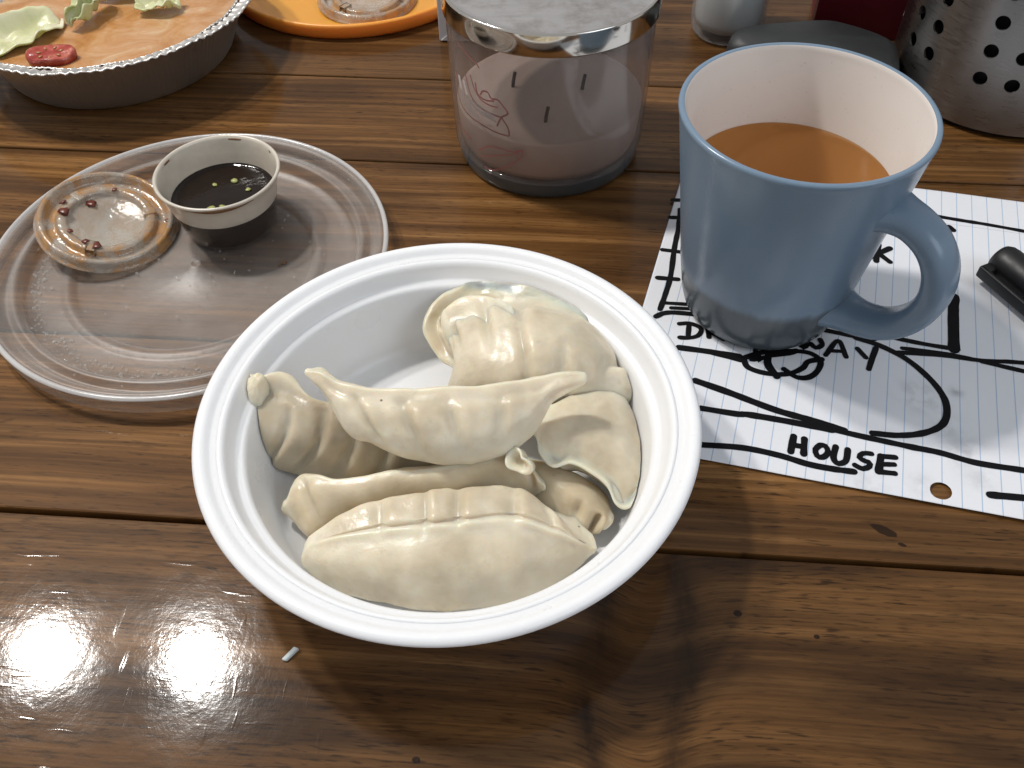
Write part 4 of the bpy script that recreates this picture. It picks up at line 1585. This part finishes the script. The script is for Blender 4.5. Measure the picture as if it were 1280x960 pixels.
TH0 = math.radians(-136)
hr = .0037
for cidx in range(circ_n):
    a0 = TH0 + cidx * dth
    for r_ in range(rows_n):
        z0 = zb + r_ * cell
        holed = cidx % 3 != 2
        sq, ci = [], []
        for q in range(16):
            side, f_ = q // 4, (q % 4) / 4
            ss, tt = [(f_, 0), (1, f_), (1 - f_, 1), (0, 1 - f_)][side]
            sq.append((a0 + ss * dth, z0 + tt * cell))
            ang = -3 * PI / 4 + 2 * PI * q / 16
            ci.append((a0 + .5 * dth + hr / RU * math.cos(ang), z0 + .5 * cell + hr * math.sin(ang)))
        S_ = [cyl(*p) for p in sq]
        if holed:
            C_ = [bm.verts.new((RU * math.cos(a), RU * math.sin(a), z)) for a, z in ci]
            I_ = [bm.verts.new(((RU - .0011) * math.cos(a), (RU - .0011) * math.sin(a), z)) for a, z in ci]
            for q in range(16):
                wall_faces.append(bm.faces.new((C_[q], C_[(q + 1) % 16], I_[(q + 1) % 16], I_[q])))
            for q in range(16):
                bm.faces.new((S_[q], S_[(q + 1) % 16], C_[(q + 1) % 16], C_[q]))
        else:
            bm.faces.new(S_)
    # plain bands below and above
    for za, zb2 in ((.0035, zb), (zb + rows_n * cell, zb + rows_n * cell + .02)):
        A = [cyl(a0 + k / 4 * dth, za) for k in range(5)]
        B = [cyl(a0 + k / 4 * dth, zb2) for k in range(5)]
        for k in range(4):
            bm.faces.new((A[k], A[k + 1], B[k + 1], B[k]))
bmesh.ops.recalc_face_normals(bm, faces=bm.faces)
me = bpy.data.meshes.new('perforated_wall')
bm.to_mesh(me)
bm.free()
so = link('perforated_wall', me, brushed('brushed steel', (.34, .33, .32), .30), steel)
nrm_l = []
for p_ in me.polygons:
    cz = p_.center
    flat = Vector((cz.x, cz.y, 0)).normalized()
    onwall = abs(p_.normal.normalized().dot(flat)) > .8
    sg = 1 if p_.normal.dot(flat) > 0 else -1
    for li in p_.loop_indices:
        v = me.vertices[me.loops[li].vertex_index].co
        nrm_l.append(tuple(Vector((v.x, v.y, 0)).normalized() * sg) if onwall else tuple(p_.normal))
me.normals_split_custom_set(nrm_l)
# inner skin of the sheet metal
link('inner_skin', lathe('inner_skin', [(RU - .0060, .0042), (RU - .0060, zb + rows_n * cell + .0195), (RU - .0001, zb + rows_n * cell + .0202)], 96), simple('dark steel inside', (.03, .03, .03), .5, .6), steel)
link('base', lathe('base', [(0, .0040), (.0575, .0040), (.0588, .0030), (.0580, .0012), (.0560, 0), (0, 0)], 96), simple('black rubber foot', (.008, .008, .008), .6), steel)
link('inner_dark', lathe('inner_liner', [(0, .0046), (.050, .0046), (.0520, .006), (.0520, .158), (.0510, .158), (.0508, .007), (0, .0060)], 72), simple('black plastic liner', (.012, .012, .013), .5), steel)

# ------------------------------------------------------------------ black marker
ma = at(1246, 322, .009)
ax = Vector((.40, -.92, 0)).normalized()
marker = thing('marker_pen', 'black capped marker pen lying on the notebook paper', 'marker', (ma.x, ma.y, .0018), math.atan2(ax.y, ax.x))
blackp = simple('black pen plastic', (.006, .006, .007), .48, var=.2, bump=.04)


def pen_lathe(name, prof):
    me_ = lathe(name, prof, 40)
    me_.transform(Matrix.Rotation(PI / 2, 4, 'Y'))
    me_.transform(Matrix.Translation((0, 0, .0082)))
    return me_


link('cap', pen_lathe('cap', [(0, -.0005), (.0035, -.0002), (.0062, .0010), (.0073, .0032), (.0076, .006), (.0079, .040), (.0079, .046), (.0072, .046)]), blackp, marker)
link('barrel', pen_lathe('barrel', [(.0070, .0455), (.0074, .050), (.0078, .060), (.0078, .125), (.0068, .130), (0, .131)]), simple('grey pen barrel', (.05, .05, .052), .35), marker)
bm = bmesh.new()
box_bm(bm, (.002, -.0128, .0030), (.040, -.0104, .0088), .0009, 2)
box_bm(bm, (.002, -.0126, .0030), (.0070, -.0060, .0088), .0009, 2)
link('clip', from_bm('clip', bm), blackp, marker)

# ------------------------------------------------------------------ crumb, splinters
cr_ = at(363, 819, 0)
bm = bmesh.new()
box_bm(bm, (-.0010, -.0026, .0001), (.0010, .0026, .0012), .0003, 1)
for v in bm.verts:
    v.co.x += v.co.y * .35 + .0008 * noise.noise(v.co * 600)
    v.co.z *= 1 + .6 * (v.co.y > 0)
o = link('crumb', from_bm('crumb', bm), simple('pale crumb', (.60, .66, .66), .5), None, cr_)
o.rotation_euler = (0, 0, -.35)
tag(o, 'tiny pale crumb on the bare wood beside the bowl', 'crumb')
